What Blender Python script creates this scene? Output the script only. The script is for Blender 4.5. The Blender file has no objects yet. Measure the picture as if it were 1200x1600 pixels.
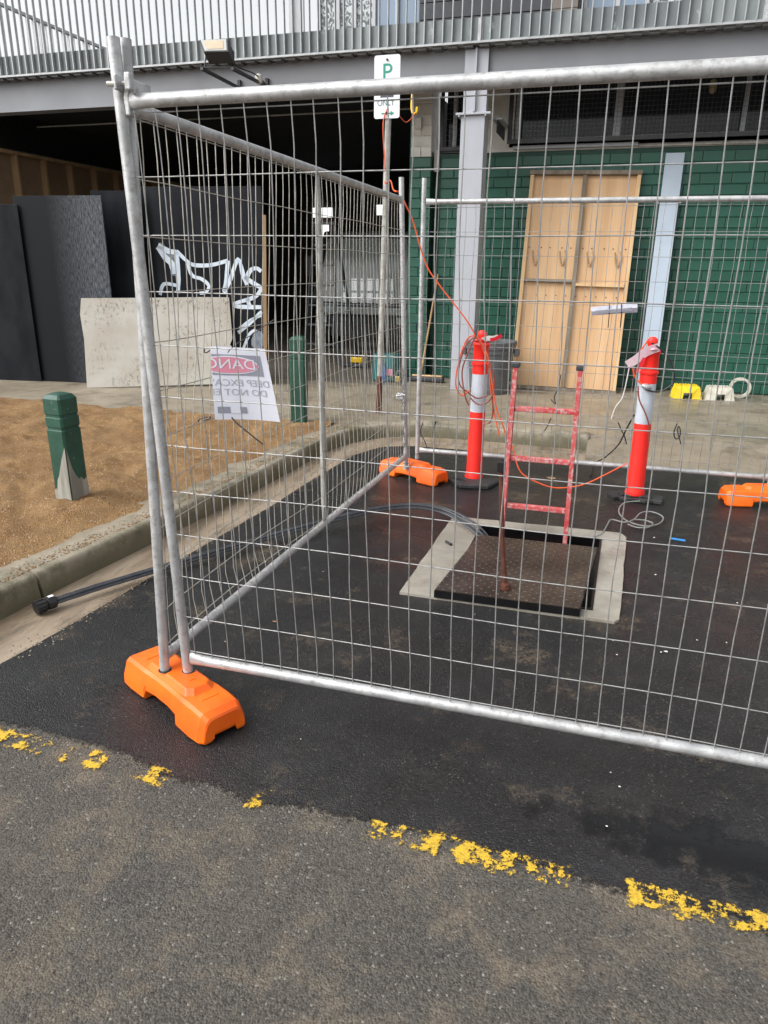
import bpy, bmesh, math, random
from mathutils import Vector, Matrix, noise
R = math.radians
random.seed(7)
S = bpy.context.scene
# ------------------------------------------------------------------ camera, world, sun, exposure
CAM_F, CAM_TH, CAM_YAW, CAM_ROLL, CAM_H = 1130.0, R(18.8), R(16.8), R(.7), 1.65
fw = Vector((-math.sin(CAM_YAW)*math.cos(CAM_TH), math.cos(CAM_YAW)*math.cos(CAM_TH), -math.sin(CAM_TH)))
r0 = Vector((math.cos(CAM_YAW), math.sin(CAM_YAW), 0)); u0 = r0.cross(fw)
rt = r0*math.cos(CAM_ROLL)+u0*math.sin(CAM_ROLL); up = -r0*math.sin(CAM_ROLL)+u0*math.cos(CAM_ROLL)
CP = Vector((0, 0, CAM_H))
cd = bpy.data.cameras.new('camera'); cam = bpy.data.objects.new('camera', cd); S.collection.objects.link(cam)
cam.matrix_world = Matrix(((rt.x, up.x, -fw.x, CP.x), (rt.y, up.y, -fw.y, CP.y), (rt.z, up.z, -fw.z, CP.z), (0, 0, 0, 1)))
cd.sensor_fit = 'VERTICAL'; cd.sensor_height = 24; cd.lens = CAM_F/1600*24; cd.clip_start = .05; cd.clip_end = 600
S.camera = cam
SUN_EL, SUN_AZ = R(44), R(232)      # soft, from behind the viewer's left shoulder
w = bpy.data.worlds.new('World'); S.world = w; w.use_nodes = True
nt = w.node_tree; bg = nt.nodes['Background']
sk = nt.nodes.new('ShaderNodeTexSky'); sk.sky_type = 'NISHITA'; sk.sun_disc = False
sk.sun_elevation = SUN_EL; sk.sun_rotation = SUN_AZ; sk.dust_density = 4; sk.air_density = 1.0
hs = nt.nodes.new('ShaderNodeHueSaturation'); hs.inputs['Saturation'].default_value = .10
nt.links.new(sk.outputs[0], hs.inputs['Color']); nt.links.new(hs.outputs[0], bg.inputs[0]); bg.inputs[1].default_value = .15
sd = bpy.data.lights.new('sun', 'SUN'); sd.energy = .75; sd.angle = R(60); sd.color = (1, .975, .94)
so = bpy.data.objects.new('sun', sd); S.collection.objects.link(so)
sv = Vector((math.sin(SUN_AZ)*math.cos(SUN_EL), math.cos(SUN_AZ)*math.cos(SUN_EL), math.sin(SUN_EL)))
so.rotation_euler = sv.to_track_quat('Z', 'Y').to_euler()
S.view_settings.view_transform = 'Standard'; S.view_settings.look = 'None'; S.view_settings.gamma = 1
S.view_settings.use_curve_mapping = False; S.view_settings.exposure = .88

def at(px, py, ax, val):
    """point of the plane axis=val seen at a pixel of the 1200x1600 photograph"""
    d = rt*((px-600)/CAM_F)+up*((800-py)/CAM_F)+fw
    return CP+d*((val-CP[ax])/d[ax])

# ------------------------------------------------------------------ materials
MATS = {}
def nodes(name):
    m = bpy.data.materials.new(name); m.use_nodes = True; t = m.node_tree
    MATS[name] = m
    return m, t, t.nodes['Principled BSDF'], t.links.new
def N(t, typ, **kw):
    n = t.nodes.new(typ)
    for k, v in kw.items():
        if k in n.inputs: n.inputs[k].default_value = v
        else: setattr(n, k, v)
    return n
def c4(c): return (c[0], c[1], c[2], 1)
def ramp(t, l, src, a, b, ca=(0, 0, 0, 1), cb=(1, 1, 1, 1)):
    r = t.nodes.new('ShaderNodeValToRGB'); r.color_ramp.elements[0].position = a; r.color_ramp.elements[1].position = b
    r.color_ramp.elements[0].color = ca; r.color_ramp.elements[1].color = cb
    l(src, r.inputs[0]); return r.outputs[0]
def mixc(t, l, fac, a, b):
    m = t.nodes.new('ShaderNodeMix'); m.data_type = 'RGBA'
    for s, v in ((0, fac), (6, a), (7, b)):
        if hasattr(v, 'is_output'): l(v, m.inputs[s])
        else: m.inputs[s].default_value = v if s == 0 else c4(v)
    return m.outputs[2]
def noi(t, l, co, scale, detail=5, rough=.6, dist=0):
    n = N(t, 'ShaderNodeTexNoise', Scale=scale, Detail=detail, Roughness=rough, Distortion=dist); l(co, n.inputs['Vector']); return n.outputs[0]
def coords(t, l, world=False, stretch=None):
    co = t.nodes.new('ShaderNodeNewGeometry').outputs['Position'] if world else t.nodes.new('ShaderNodeTexCoord').outputs['Object']
    if stretch:
        mp = t.nodes.new('ShaderNodeMapping'); mp.inputs['Scale'].default_value = stretch; l(co, mp.inputs[0]); co = mp.outputs[0]
    return co
def M(name, col, rough=.6, metal=0, col2=None, scale=6, lo=.42, hi=.62, spot=None, sscale=30, slo=.6, shi=.66,
      bump=0, bscale=80, rvar=.1, world=False, stretch=None, emit=0, rand=0, coat=0):
    m, t, b, l = nodes(name)
    co = coords(t, l, world, stretch)
    c = None
    if col2: c = mixc(t, l, ramp(t, l, noi(t, l, co, scale), lo, hi), col, col2)
    if spot: c = mixc(t, l, ramp(t, l, noi(t, l, co, sscale, 8, .7), slo, shi), c if c else col, spot)
    if rand:
        oi = t.nodes.new('ShaderNodeObjectInfo'); h = t.nodes.new('ShaderNodeHueSaturation')
        mr = N(t, 'ShaderNodeMapRange'); mr.inputs[3].default_value = 1-rand; mr.inputs[4].default_value = 1+rand
        l(oi.outputs['Random'], mr.inputs[0]); l(mr.outputs[0], h.inputs['Value'])
        if c: l(c, h.inputs['Color'])
        else: h.inputs['Color'].default_value = c4(col)
        c = h.outputs[0]
    if c: l(c, b.inputs['Base Color'])
    else: b.inputs['Base Color'].default_value = c4(col)
    b.inputs['Metallic'].default_value = metal
    if rvar:
        rr = N(t, 'ShaderNodeMapRange'); rr.inputs[1].default_value = .3; rr.inputs[2].default_value = .7
        rr.inputs[3].default_value = max(.03, rough-rvar); rr.inputs[4].default_value = min(1, rough+rvar)
        l(noi(t, l, co, scale*2.3, 4), rr.inputs[0]); l(rr.outputs[0], b.inputs['Roughness'])
    else: b.inputs['Roughness'].default_value = rough
    if bump:
        bp = N(t, 'ShaderNodeBump', Strength=bump, Distance=.004); l(noi(t, l, co, bscale, 6), bp.inputs['Height']); l(bp.outputs[0], b.inputs['Normal'])
    if emit: b.inputs['Emission Color'].default_value = c4(col); b.inputs['Emission Strength'].default_value = emit
    if coat: b.inputs['Coat Weight'].default_value = coat
    return m

def asphalt(name, fresh):
    m, t, b, l = nodes(name); co = coords(t, l, True)
    big = noi(t, l, co, 1.6, 5, .62); mid = noi(t, l, co, 7, 5, .6); fine = noi(t, l, co, 60, 5, .7)
    v = N(t, 'ShaderNodeTexVoronoi', Scale=190 if fresh else 165); l(co, v.inputs['Vector'])
    v.inputs['Randomness'].default_value = 1
    cell = t.nodes.new('ShaderNodeSeparateColor'); l(v.outputs['Color'], cell.inputs[0])
    v2 = N(t, 'ShaderNodeTexVoronoi', Scale=38); l(co, v2.inputs['Vector'])
    c2 = t.nodes.new('ShaderNodeSeparateColor'); l(v2.outputs['Color'], c2.inputs[0])
    if fresh:
        c = mixc(t, l, ramp(t, l, big, .38, .65), (.0075, .0078, .009), (.017, .0177, .0205))
        c = mixc(t, l, ramp(t, l, mid, .40, .62, (0, 0, 0, 1), (.7, .7, .7, 1)), c, (.006, .006, .0068))
        c = mixc(t, l, ramp(t, l, cell.outputs[1], .55, 1.0, (0, 0, 0, 1), (.6, .6, .6, 1)), c, (.042, .041, .040))
        dust = t.nodes.new('ShaderNodeMath'); dust.operation = 'MULTIPLY'; l(ramp(t, l, noi(t, l, co, 1.4, 8, .7), .5, .66), dust.inputs[0]); l(ramp(t, l, noi(t, l, co, 45, 6, .75), .44, .62, (0, 0, 0, 1), (.55, .55, .55, 1)), dust.inputs[1])
        c = mixc(t, l, dust.outputs[0], c, (.062, .054, .044))
        c = mixc(t, l, ramp(t, l, cell.outputs[0], .985, .995), c, (.09, .087, .08))
        # dried mud patches
        mud = t.nodes.new('ShaderNodeMath'); mud.operation = 'MULTIPLY'
        l(ramp(t, l, noi(t, l, co, 2.3, 7, .72), .545, .65), mud.inputs[0]); l(ramp(t, l, fine, .42, .58), mud.inputs[1])
        c = mixc(t, l, mud.outputs[0], c, (.12, .092, .062))
        # tiny pale chips
        lim = t.nodes.new('ShaderNodeMath'); lim.operation = 'MULTIPLY'
        l(ramp(t, l, v2.outputs['Distance'], .06, .09, (1, 1, 1, 1), (0, 0, 0, 1)), lim.inputs[0]); l(ramp(t, l, c2.outputs[0], .988, .99), lim.inputs[1])
        c = mixc(t, l, lim.outputs[0], c, (.36, .34, .30))
    else:
        c = mixc(t, l, ramp(t, l, big, .34, .64), (.050, .049, .047), (.115, .102, .084))
        c = mixc(t, l, ramp(t, l, noi(t, l, co, 3.4, 7, .72), .48, .62), c, (.20, .158, .112))
        c = mixc(t, l, ramp(t, l, noi(t, l, co, 1.6, 7, .7), .48, .64, (0, 0, 0, 1), (.75, .75, .75, 1)), c, (.044, .042, .041))
        gr = mixc(t, l, ramp(t, l, cell.outputs[0], .0, 1.0), tuple([.018]*3), (.22, .20, .17))
        c = mixc(t, l, .30, c, gr)
        v3 = N(t, 'ShaderNodeTexVoronoi', Scale=260); l(co, v3.inputs['Vector']); c3 = t.nodes.new('ShaderNodeSeparateColor'); l(v3.outputs['Color'], c3.inputs[0])
        c = mixc(t, l, ramp(t, l, c3.outputs[0], .80, 1.0, (0, 0, 0, 1), (.6, .6, .6, 1)), c, (.19, .175, .15))
        c = mixc(t, l, ramp(t, l, cell.outputs[1], .985, .99), c, (.26, .245, .22))
        c = mixc(t, l, ramp(t, l, fine, .52, .70, (0, 0, 0, 1), (.8, .8, .8, 1)), c, (.022, .022, .022))
    l(c, b.inputs['Base Color']); b.inputs['Specular IOR Level'].default_value = .42 if fresh else .3
    # wetness: gloss follows soft patches; a shallow wet hollow towards the right front
    rr = N(t, 'ShaderNodeMapRange'); rr.inputs[1].default_value = .36; rr.inputs[2].default_value = .62
    rr.inputs[3].default_value = .20 if fresh else .66; rr.inputs[4].default_value = .50 if fresh else .88
    l(noi(t, l, co, 1.1, 6, .65), rr.inputs[0]); rough = rr.outputs[0]
    # bump
    h = t.nodes.new('ShaderNodeMath'); h.operation = 'MULTIPLY_ADD'; l(v.outputs['Distance'], h.inputs[0])
    h.inputs[1].default_value = -.8 if fresh else -.7; l(noi(t, l, co, 95, 6, .75), h.inputs[2])
    bp = N(t, 'ShaderNodeBump', Strength=1.0, Distance=.0055 if fresh else .006)
    l(h.outputs[0], bp.inputs['Height']); nrm = bp.outputs[0]
    if fresh:
        vm = t.nodes.new('ShaderNodeVectorMath'); vm.operation = 'SUBTRACT'; l(co, vm.inputs[0]); vm.inputs[1].default_value = (.50, 1.95, .01)
        vs = t.nodes.new('ShaderNodeVectorMath'); vs.operation = 'MULTIPLY'; l(vm.outputs[0], vs.inputs[0]); vs.inputs[1].default_value = (1.5, 5.2, 0)
        ln = t.nodes.new('ShaderNodeVectorMath'); ln.operation = 'LENGTH'; l(vs.outputs[0], ln.inputs[0])
        ad = t.nodes.new('ShaderNodeMath'); ad.operation = 'MULTIPLY_ADD'; l(noi(t, l, co, 9, 5, .6), ad.inputs[0]); ad.inputs[1].default_value = 2.2; l(ln.outputs[1], ad.inputs[2])
        dv = t.nodes.new('ShaderNodeMath'); dv.operation = 'MULTIPLY'; l(ad.outputs[0], dv.inputs[0]); dv.inputs[1].default_value = .33
        wet = ramp(t, l, dv.outputs[0], .46, .62, (1, 1, 1, 1), (0, 0, 0, 1))
        mr = t.nodes.new('ShaderNodeMix'); l(wet, mr.inputs[0]); l(rough, mr.inputs[2]); mr.inputs[3].default_value = .12; rough = mr.outputs[0]
        l(mixc(t, l, wet, c, (.005, .005, .0055)), b.inputs['Base Color'])
        st = t.nodes.new('ShaderNodeMath'); st.operation = 'MULTIPLY_ADD'; l(wet, st.inputs[0]); st.inputs[1].default_value = -.62; st.inputs[2].default_value = .72
        l(st.outputs[0], bp.inputs['Strength'])
    l(rough, b.inputs['Roughness']); l(nrm, b.inputs['Normal'])
    return m
asphalt('asphalt_new', True); asphalt('asphalt_old', False)

def concrete(name, a, b_, dark, rough=.75, lo=.55, hi=.75, streak=None, bump=.35, foot=None):
    m, t, b, l = nodes(name); co = coords(t, l, True, streak)
    c = mixc(t, l, ramp(t, l, noi(t, l, co, 1.7, 8, .72), .40, .62), a, b_)
    c = mixc(t, l, ramp(t, l, noi(t, l, co, 3.2, 8, .72), lo, hi), c, dark)
    c = mixc(t, l, ramp(t, l, noi(t, l, co, 160, 3, .6), .62, .78), c, tuple(x*.45 for x in a))
    if foot:   # mossy grime that has grown on the kerb face
        sz = t.nodes.new('ShaderNodeSeparateXYZ'); l(co, sz.inputs[0]); q = t.nodes.new('ShaderNodeMath'); q.operation = 'MULTIPLY_ADD'; l(noi(t, l, co, 6, 7, .7), q.inputs[0]); q.inputs[1].default_value = .16; l(sz.outputs[2], q.inputs[2])
        c = mixc(t, l, ramp(t, l, q.outputs[0], .13, .215, (.85, .85, .85, 1), (0, 0, 0, 1)), c, foot)
    l(c, b.inputs['Base Color'])
    rr = N(t, 'ShaderNodeMapRange'); rr.inputs[1].default_value = .38; rr.inputs[2].default_value = .6
    rr.inputs[3].default_value = rough-.3; rr.inputs[4].default_value = rough; l(noi(t, l, co, 1.0, 5), rr.inputs[0]); l(rr.outputs[0], b.inputs['Roughness'])
    bp = N(t, 'ShaderNodeBump', Strength=bump, Distance=.004); l(noi(t, l, coords(t, l, True), 55, 7, .7), bp.inputs['Height']); l(bp.outputs[0], b.inputs['Normal'])
    return m
concrete('footpath_concrete', (.22, .185, .135), (.30, .255, .19), (.10, .082, .058), .62, .50, .72)
concrete('gutter_concrete', (.20, .15, .10), (.33, .265, .195), (.11, .085, .058), .6, .50, .66, streak=(2.2, .6, 1), bump=.6)
concrete('kerb_concrete', (.26, .225, .165), (.34, .30, .235), (.085, .082, .045), .85, .44, .64, bump=.8, foot=(.105, .095, .055))
concrete('apron_concrete', (.25, .23, .19), (.38, .35, .30), (.17, .14, .105), .8, .54, .72, bump=.7)
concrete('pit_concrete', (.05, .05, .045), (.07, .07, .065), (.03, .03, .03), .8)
concrete('garage_floor', (.12, .105, .085), (.17, .15, .125), (.07, .06, .05), .75)

def mulch():
    m, t, b, l = nodes('crushed_granite'); co = coords(t, l, True)
    v = N(t, 'ShaderNodeTexVoronoi', Scale=130); l(co, v.inputs['Vector'])
    s = t.nodes.new('ShaderNodeSeparateColor'); l(v.outputs['Color'], s.inputs[0])
    c = mixc(t, l, ramp(t, l, noi(t, l, co, 2.2, 7, .65), .38, .66), (.32, .175, .064), (.49, .30, .13))
    c = mixc(t, l, ramp(t, l, s.outputs[0], 0, 1, (0, 0, 0, 1), (.5, .5, .5, 1)), c, (.13, .065, .028))
    c = mixc(t, l, ramp(t, l, s.outputs[1], .96, .98), c, (.58, .45, .30))
    l(c, b.inputs['Base Color']); b.inputs['Roughness'].default_value = .93
    h = t.nodes.new('ShaderNodeMath'); h.operation = 'SUBTRACT'; l(noi(t, l, co, 28, 7, .75), h.inputs[0]); l(v.outputs['Distance'], h.inputs[1])
    bp = N(t, 'ShaderNodeBump', Strength=1, Distance=.016); l(h.outputs[0], bp.inputs['Height']); l(bp.outputs[0], b.inputs['Normal'])
mulch()

def worn_paint():
    m, t, b, l = nodes('worn_yellow_paint'); co = coords(t, l, True)
    at_ = N(t, 'ShaderNodeAttribute'); at_.attribute_name = 'keep'
    a0 = t.nodes.new('ShaderNodeMath'); a0.operation = 'MULTIPLY_ADD'; l(noi(t, l, co, 21, 5, .6), a0.inputs[0]); a0.inputs[1].default_value = 3.0; a0.inputs[2].default_value = -2.93
    a = t.nodes.new('ShaderNodeMath'); a.operation = 'MULTIPLY_ADD'; l(noi(t, l, co, 105, 6, .75), a.inputs[0]); a.inputs[1].default_value = 2.3; l(a0.outputs[0], a.inputs[2])
    s = t.nodes.new('ShaderNodeMath'); s.operation = 'ADD'; l(a.outputs[0], s.inputs[0]); l(at_.outputs['Fac'], s.inputs[1])
    mask = ramp(t, l, s.outputs[0], .38, .56)
    c = mixc(t, l, ramp(t, l, noi(t, l, co, 90, 5, .7), .45, .62), (.66, .42, .03), (.40, .25, .03))
    l(c, b.inputs['Base Color']); b.inputs['Roughness'].default_value = .6
    l(mask, b.inputs['Alpha'])
    bp = N(t, 'ShaderNodeBump', Strength=.8, Distance=.003); l(noi(t, l, co, 110, 5, .7), bp.inputs['Height']); l(bp.outputs[0], b.inputs['Normal'])
worn_paint()
def feathered():
    m = MATS['asphalt_new'].copy(); m.name = 'feathered_edge'; MATS['feathered_edge'] = m; t = m.node_tree; b = t.nodes['Principled BSDF']; l = t.links.new
    co = coords(t, l, True); at_ = N(t, 'ShaderNodeAttribute'); at_.attribute_name = 'keep'
    a = t.nodes.new('ShaderNodeMath'); a.operation = 'MULTIPLY_ADD'; l(noi(t, l, co, 60, 8, .75), a.inputs[0]); a.inputs[1].default_value = 2.4; a.inputs[2].default_value = -1.2
    s = t.nodes.new('ShaderNodeMath'); s.operation = 'ADD'; l(a.outputs[0], s.inputs[0]); l(at_.outputs['Fac'], s.inputs[1]); l(ramp(t, l, s.outputs[0], .42, .62), b.inputs['Alpha'])
feathered()

M('galvanised', (.52, .525, .53), .44, .4, (.38, .385, .39), 9, spot=(.27, .262, .25), sscale=38, slo=.50, shi=.70, bump=.3, bscale=60, rvar=.14)
M('galvanised_wire', (.34, .34, .335), .5, .4, (.24, .24, .235), 20, rvar=.1)
M('galvanised_wire_warm', (.46, .44, .39), .5, .3, (.32, .30, .26), 20, rvar=.1)
M('galvanised_dull', (.44, .44, .41), .55, .25, (.32, .31, .28), 12, spot=(.15, .14, .12), sscale=35, slo=.56, shi=.68, bump=.3, bscale=60)
M('balustrade_steel', (.42, .435, .44), .5, .3, (.34, .355, .36), 4, rvar=.08)
M('fascia_steel', (.17, .19, .20), .5, .3, (.26, .29, .29), 1.8, .45, .6, spot=(.62, .66, .66), sscale=5, slo=.63, shi=.76, stretch=(1, 1, .45))
M('beam_paint', (.205, .213, .232), .5, 0, (.23, .24, .26), 1.2, rvar=.05)
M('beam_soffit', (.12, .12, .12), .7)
M('column_paint', (.40, .415, .455), .45, 0, (.36, .38, .42), 1.5, spot=(.30, .26, .21), sscale=3.5, slo=.66, shi=.8, rvar=.05, stretch=(3, 3, .8))
M('white_paint', (.62, .60, .56), .6, 0, (.50, .48, .43), 3, spot=(.22, .20, .17), sscale=12, slo=.64, shi=.76, bump=.3)
M('green_brick_paint', (.011, .078, .052), .42, 0, (.015, .095, .065), 1.6, spot=(.045, .13, .10), sscale=26, slo=.70, shi=.74, bump=.6, bscale=50, rvar=.1, rand=.10)
M('green_mortar', (.007, .045, .031), .6, 0, bump=.4)
M('green_post_paint', (.009, .055, .035), .5, 0, (.014, .075, .048), 9, spot=(.20, .25, .20), sscale=42, slo=.63, shi=.67, bump=.4, rvar=.1)
M('bare_timber', (.33, .32, .28), .8, 0, (.20, .195, .165), 20, stretch=(1, 1, .12), bump=.5)
M('ply', (.56, .34, .17), .55, 0, (.68, .45, .25), 3.0, .36, .66, spot=(.40, .19, .07), sscale=6, slo=.54, shi=.86, stretch=(2.6, 1, .16), bump=.15, rvar=.1, rand=.04)
M('pine', (.66, .46, .25), .6, 0, (.56, .36, .18), 5, stretch=(1, 1, .2), bump=.2)
M('weathered_timber', (.16, .13, .10), .8, 0, (.26, .22, .17), 6, stretch=(1, 1, .3), bump=.4)
M('stud_timber', (.42, .27, .14), .7, 0, (.33, .20, .10), 5, stretch=(1, 1, .2), bump=.2)
M('stud_lining', (.26, .17, .10), .8, 0, (.20, .13, .08), 2)
M('black_ply', (.0075, .009, .012), .40, 0, (.017, .019, .023), 2.5, spot=(.06, .065, .07), sscale=14, slo=.72, shi=.82, bump=.25, bscale=35, rvar=.14, stretch=(1, 1, .4))
MATS['black_ply'].node_tree.nodes['Principled BSDF'].inputs['Specular IOR Level'].default_value = .12
def scuffed():
    m, t, b, l = nodes('black_ply_scuffed'); co = coords(t, l)
    mp = t.nodes.new('ShaderNodeMapping'); mp.inputs['Scale'].default_value = (1, 1, .14); l(co, mp.inputs[0])
    sx = t.nodes.new('ShaderNodeSeparateXYZ'); l(co, sx.inputs[0])
    g = ramp(t, l, sx.outputs[0], .45, 1.05)
    n = ramp(t, l, noi(t, l, mp.outputs[0], 95, 7, .75), .40, .74)
    k = t.nodes.new('ShaderNodeMath'); k.operation = 'MULTIPLY'; l(g, k.inputs[0]); l(n, k.inputs[1])
    l(mixc(t, l, k.outputs[0], (.008, .0095, .0125), (.22, .24, .27)), b.inputs['Base Color']); b.inputs['Roughness'].default_value = .45; b.inputs['Specular IOR Level'].default_value = .15
scuffed()
def grimy_board():
    m, t, b, l = nodes('grimy_board'); co = coords(t, l)
    c = mixc(t, l, ramp(t, l, noi(t, l, co, 1.8, 6, .6), .38, .66), (.60, .58, .53), (.47, .43, .36))
    mp = t.nodes.new('ShaderNodeMapping'); mp.inputs['Scale'].default_value = (1, 1, .6); l(co, mp.inputs[0])
    sz = t.nodes.new('ShaderNodeSeparateXYZ'); l(co, sz.inputs[0])
    big = noi(t, l, co, 2.6, 4, .6); fine = noi(t, l, mp.outputs[0], 26, 8, .8)
    k = t.nodes.new('ShaderNodeMath'); k.operation = 'MULTIPLY'; l(ramp(t, l, big, .46, .62), k.inputs[0]); l(ramp(t, l, fine, .52, .60), k.inputs[1])
    c = mixc(t, l, k.outputs[0], c, (.12, .095, .075))
    l(c, b.inputs['Base Color']); b.inputs['Roughness'].default_value = .75
    bp = N(t, 'ShaderNodeBump', Strength=.3, Distance=.004); l(fine, bp.inputs['Height']); l(bp.outputs[0], b.inputs['Normal'])
grimy_board()
M('spray_paint', (.62, .70, .78), .5, 0, (.50, .58, .68), 5)
M('spray_haze', (.20, .24, .30), .6, 0, (.08, .10, .13), 9)
M('plank_paint', (.42, .50, .60), .5, 0, (.47, .55, .64), 2, spot=(.25, .27, .30), sscale=16, slo=.73, shi=.78, bump=.1)
M('orange_plastic', (.92, .16, .008), .40, 0, (.85, .12, .006), 5, spot=(.30, .11, .04), sscale=19, slo=.66, shi=.70, bump=.35, bscale=22, rvar=.1)
M('red_plastic', (.95, .028, .018), .45, 0, (.90, .022, .014), 5, spot=(.55, .10, .08), sscale=12, slo=.70, shi=.76, rvar=.08)
M('reflective_band', (.56, .60, .66), .35, 0, (.50, .54, .60), 9, spot=(.36, .38, .4), sscale=20, slo=.7, shi=.76)
M('rubber', (.022, .022, .024), .6, 0, (.035, .035, .036), 9, bump=.4)
M('black_plastic', (.014, .014, .016), .35, 0, rvar=.05)
M('conduit_black', (.035, .04, .048), .28, 0, (.055, .06, .07), 10, rvar=.05)
M('grey_lead', (.23, .24, .23), .5)
M('white_string', (.65, .6, .57), .7)
M('orange_lead', (.80, .115, .03), .42, 0, (.66, .09, .03), 10, rvar=.05)
M('brown_lead', (.22, .05, .035), .45, 0, (.30, .06, .04), 10)
M('ladder_red', (.50, .045, .05), .55, 0, (.56, .13, .13), 9, spot=(.52, .36, .34), sscale=34, slo=.50, shi=.60, bump=.3, rvar=.1)
M('ladder_pale', (.42, .30, .28), .6, 0, (.30, .05, .05), 18, spot=(.5, .45, .4), sscale=30, slo=.52, shi=.6)
M('rust', (.075, .022, .012), .65, 0, (.13, .04, .022), 14, bump=.5)
M('cover_steel', (.045, .036, .030), .30, .4, (.085, .066, .052), 2.3, spot=(.16, .11, .06), sscale=5, slo=.60, shi=.8, bump=.3, rvar=.12)
M('cover_edge', (.006, .006, .007), .35, .2)
M('cyclone_black', (.012, .012, .014), .5)
M('paper', (.66, .68, .76), .6, 0, (.60, .62, .71), 6, rvar=.03)
M('paper_grey', (.25, .26, .32), .7); M('paper_pink', (.60, .22, .30), .7); M('paper_text', (.36, .37, .43), .7)
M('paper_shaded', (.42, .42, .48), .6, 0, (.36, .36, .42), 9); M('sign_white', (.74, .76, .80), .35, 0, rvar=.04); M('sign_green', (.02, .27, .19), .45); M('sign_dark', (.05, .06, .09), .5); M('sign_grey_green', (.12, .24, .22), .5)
M('bin_grey', (.085, .092, .10), .55, 0, (.12, .125, .13), 5, bump=.2)
M('crate_yellow', (.82, .60, .015), .45, 0, (.72, .50, .02), 6, spot=(.25, .19, .05), sscale=15, slo=.66, shi=.76)
M('crate_white', (.60, .58, .50), .55, 0, (.48, .46, .38), 8, spot=(.12, .11, .08), sscale=18, slo=.60, shi=.68)
M('tape_white', (.62, .63, .60), .5); M('tape_red', (.62, .015, .03), .4); M('tape_pale', (.74, .60, .64), .4, 0, (.68, .40, .46), 8)
M('teal_plastic', (.015, .13, .13), .45); M('blue_plastic', (.05, .22, .60), .5); M('pink_print', (.6, .25, .33), .5)
M('frame_grey', (.10, .105, .115), .5); M('frame_dark', (.035, .037, .042), .5); M('grille_wire', (.085, .088, .092), .5, .3)
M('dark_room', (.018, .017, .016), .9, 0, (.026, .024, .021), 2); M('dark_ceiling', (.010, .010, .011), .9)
M('glowing_white', (1, 1, 1), .4, 0, emit=.75, rvar=0); M('lamp_face', (.46, .37, .24), .4, 0, (.40, .31, .20), 4)  # emissive white for the glowing panels at the back of the garage
M('lamp_rim', (.36, .37, .36), .5)
M('truck_body', (.07, .085, .09), .35, .2, (.035, .04, .045), 2, coat=.4); M('truck_silver', (.36, .40, .39), .35, .3)
M('red_panel', (.30, .012, .02), .5)
M('brass', (.45, .34, .14), .4, .8); M('chain_steel', (.28, .28, .27), .4, .8)
M('dry_leaf', (.30, .16, .08), .7, 0, (.42, .26, .14), 30); M('stone', (.22, .19, .15), .8, 0, (.3, .27, .22), 20, bump=.5)
M('pen_blue', (.02, .22, .55), .4); M('chip_white', (.62, .60, .55), .6); M('hook_yellow', (.80, .52, .01), .4)
M('cladding_dark', (.045, .047, .055), .6); M('cladding_brown', (.17, .145, .125), .6); M('panel_purple', (.34, .22, .36), .5); M('panel_blue', (.22, .32, .46), .4)
M('panel_palegrey', (.45, .46, .48), .5)
def glass(name, col, rough=.05, alpha=.35):
    m, t, b, l = nodes(name); b.inputs['Base Color'].default_value = c4(col); b.inputs['Roughness'].default_value = rough
    b.inputs['Alpha'].default_value = alpha; b.inputs['Specular IOR Level'].default_value = .8
glass('truck_glass', (.42, .48, .46), .12, .5); glass('blue_glass', (.22, .30, .40), .06, .85); glass('dark_glass', (.008, .009, .013), .06, .95); MATS['dark_glass'].node_tree.nodes['Principled BSDF'].inputs['Specular IOR Level'].default_value = .3  # truck_glass: the sky's reflection is put into its pale base colour
def tree_reflection_glass():
    m, t, b, l = nodes('tree_reflection_glass'); co = coords(t, l)
    n = noi(t, l, co, 9, 3, .5, 2.5)  # dark and pale tree reflections painted into the glass colour
    l(mixc(t, l, ramp(t, l, n, .46, .54), (.10, .11, .11), (.52, .56, .58)), b.inputs['Base Color']); b.inputs['Roughness'].default_value = .12
tree_reflection_glass()

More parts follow.
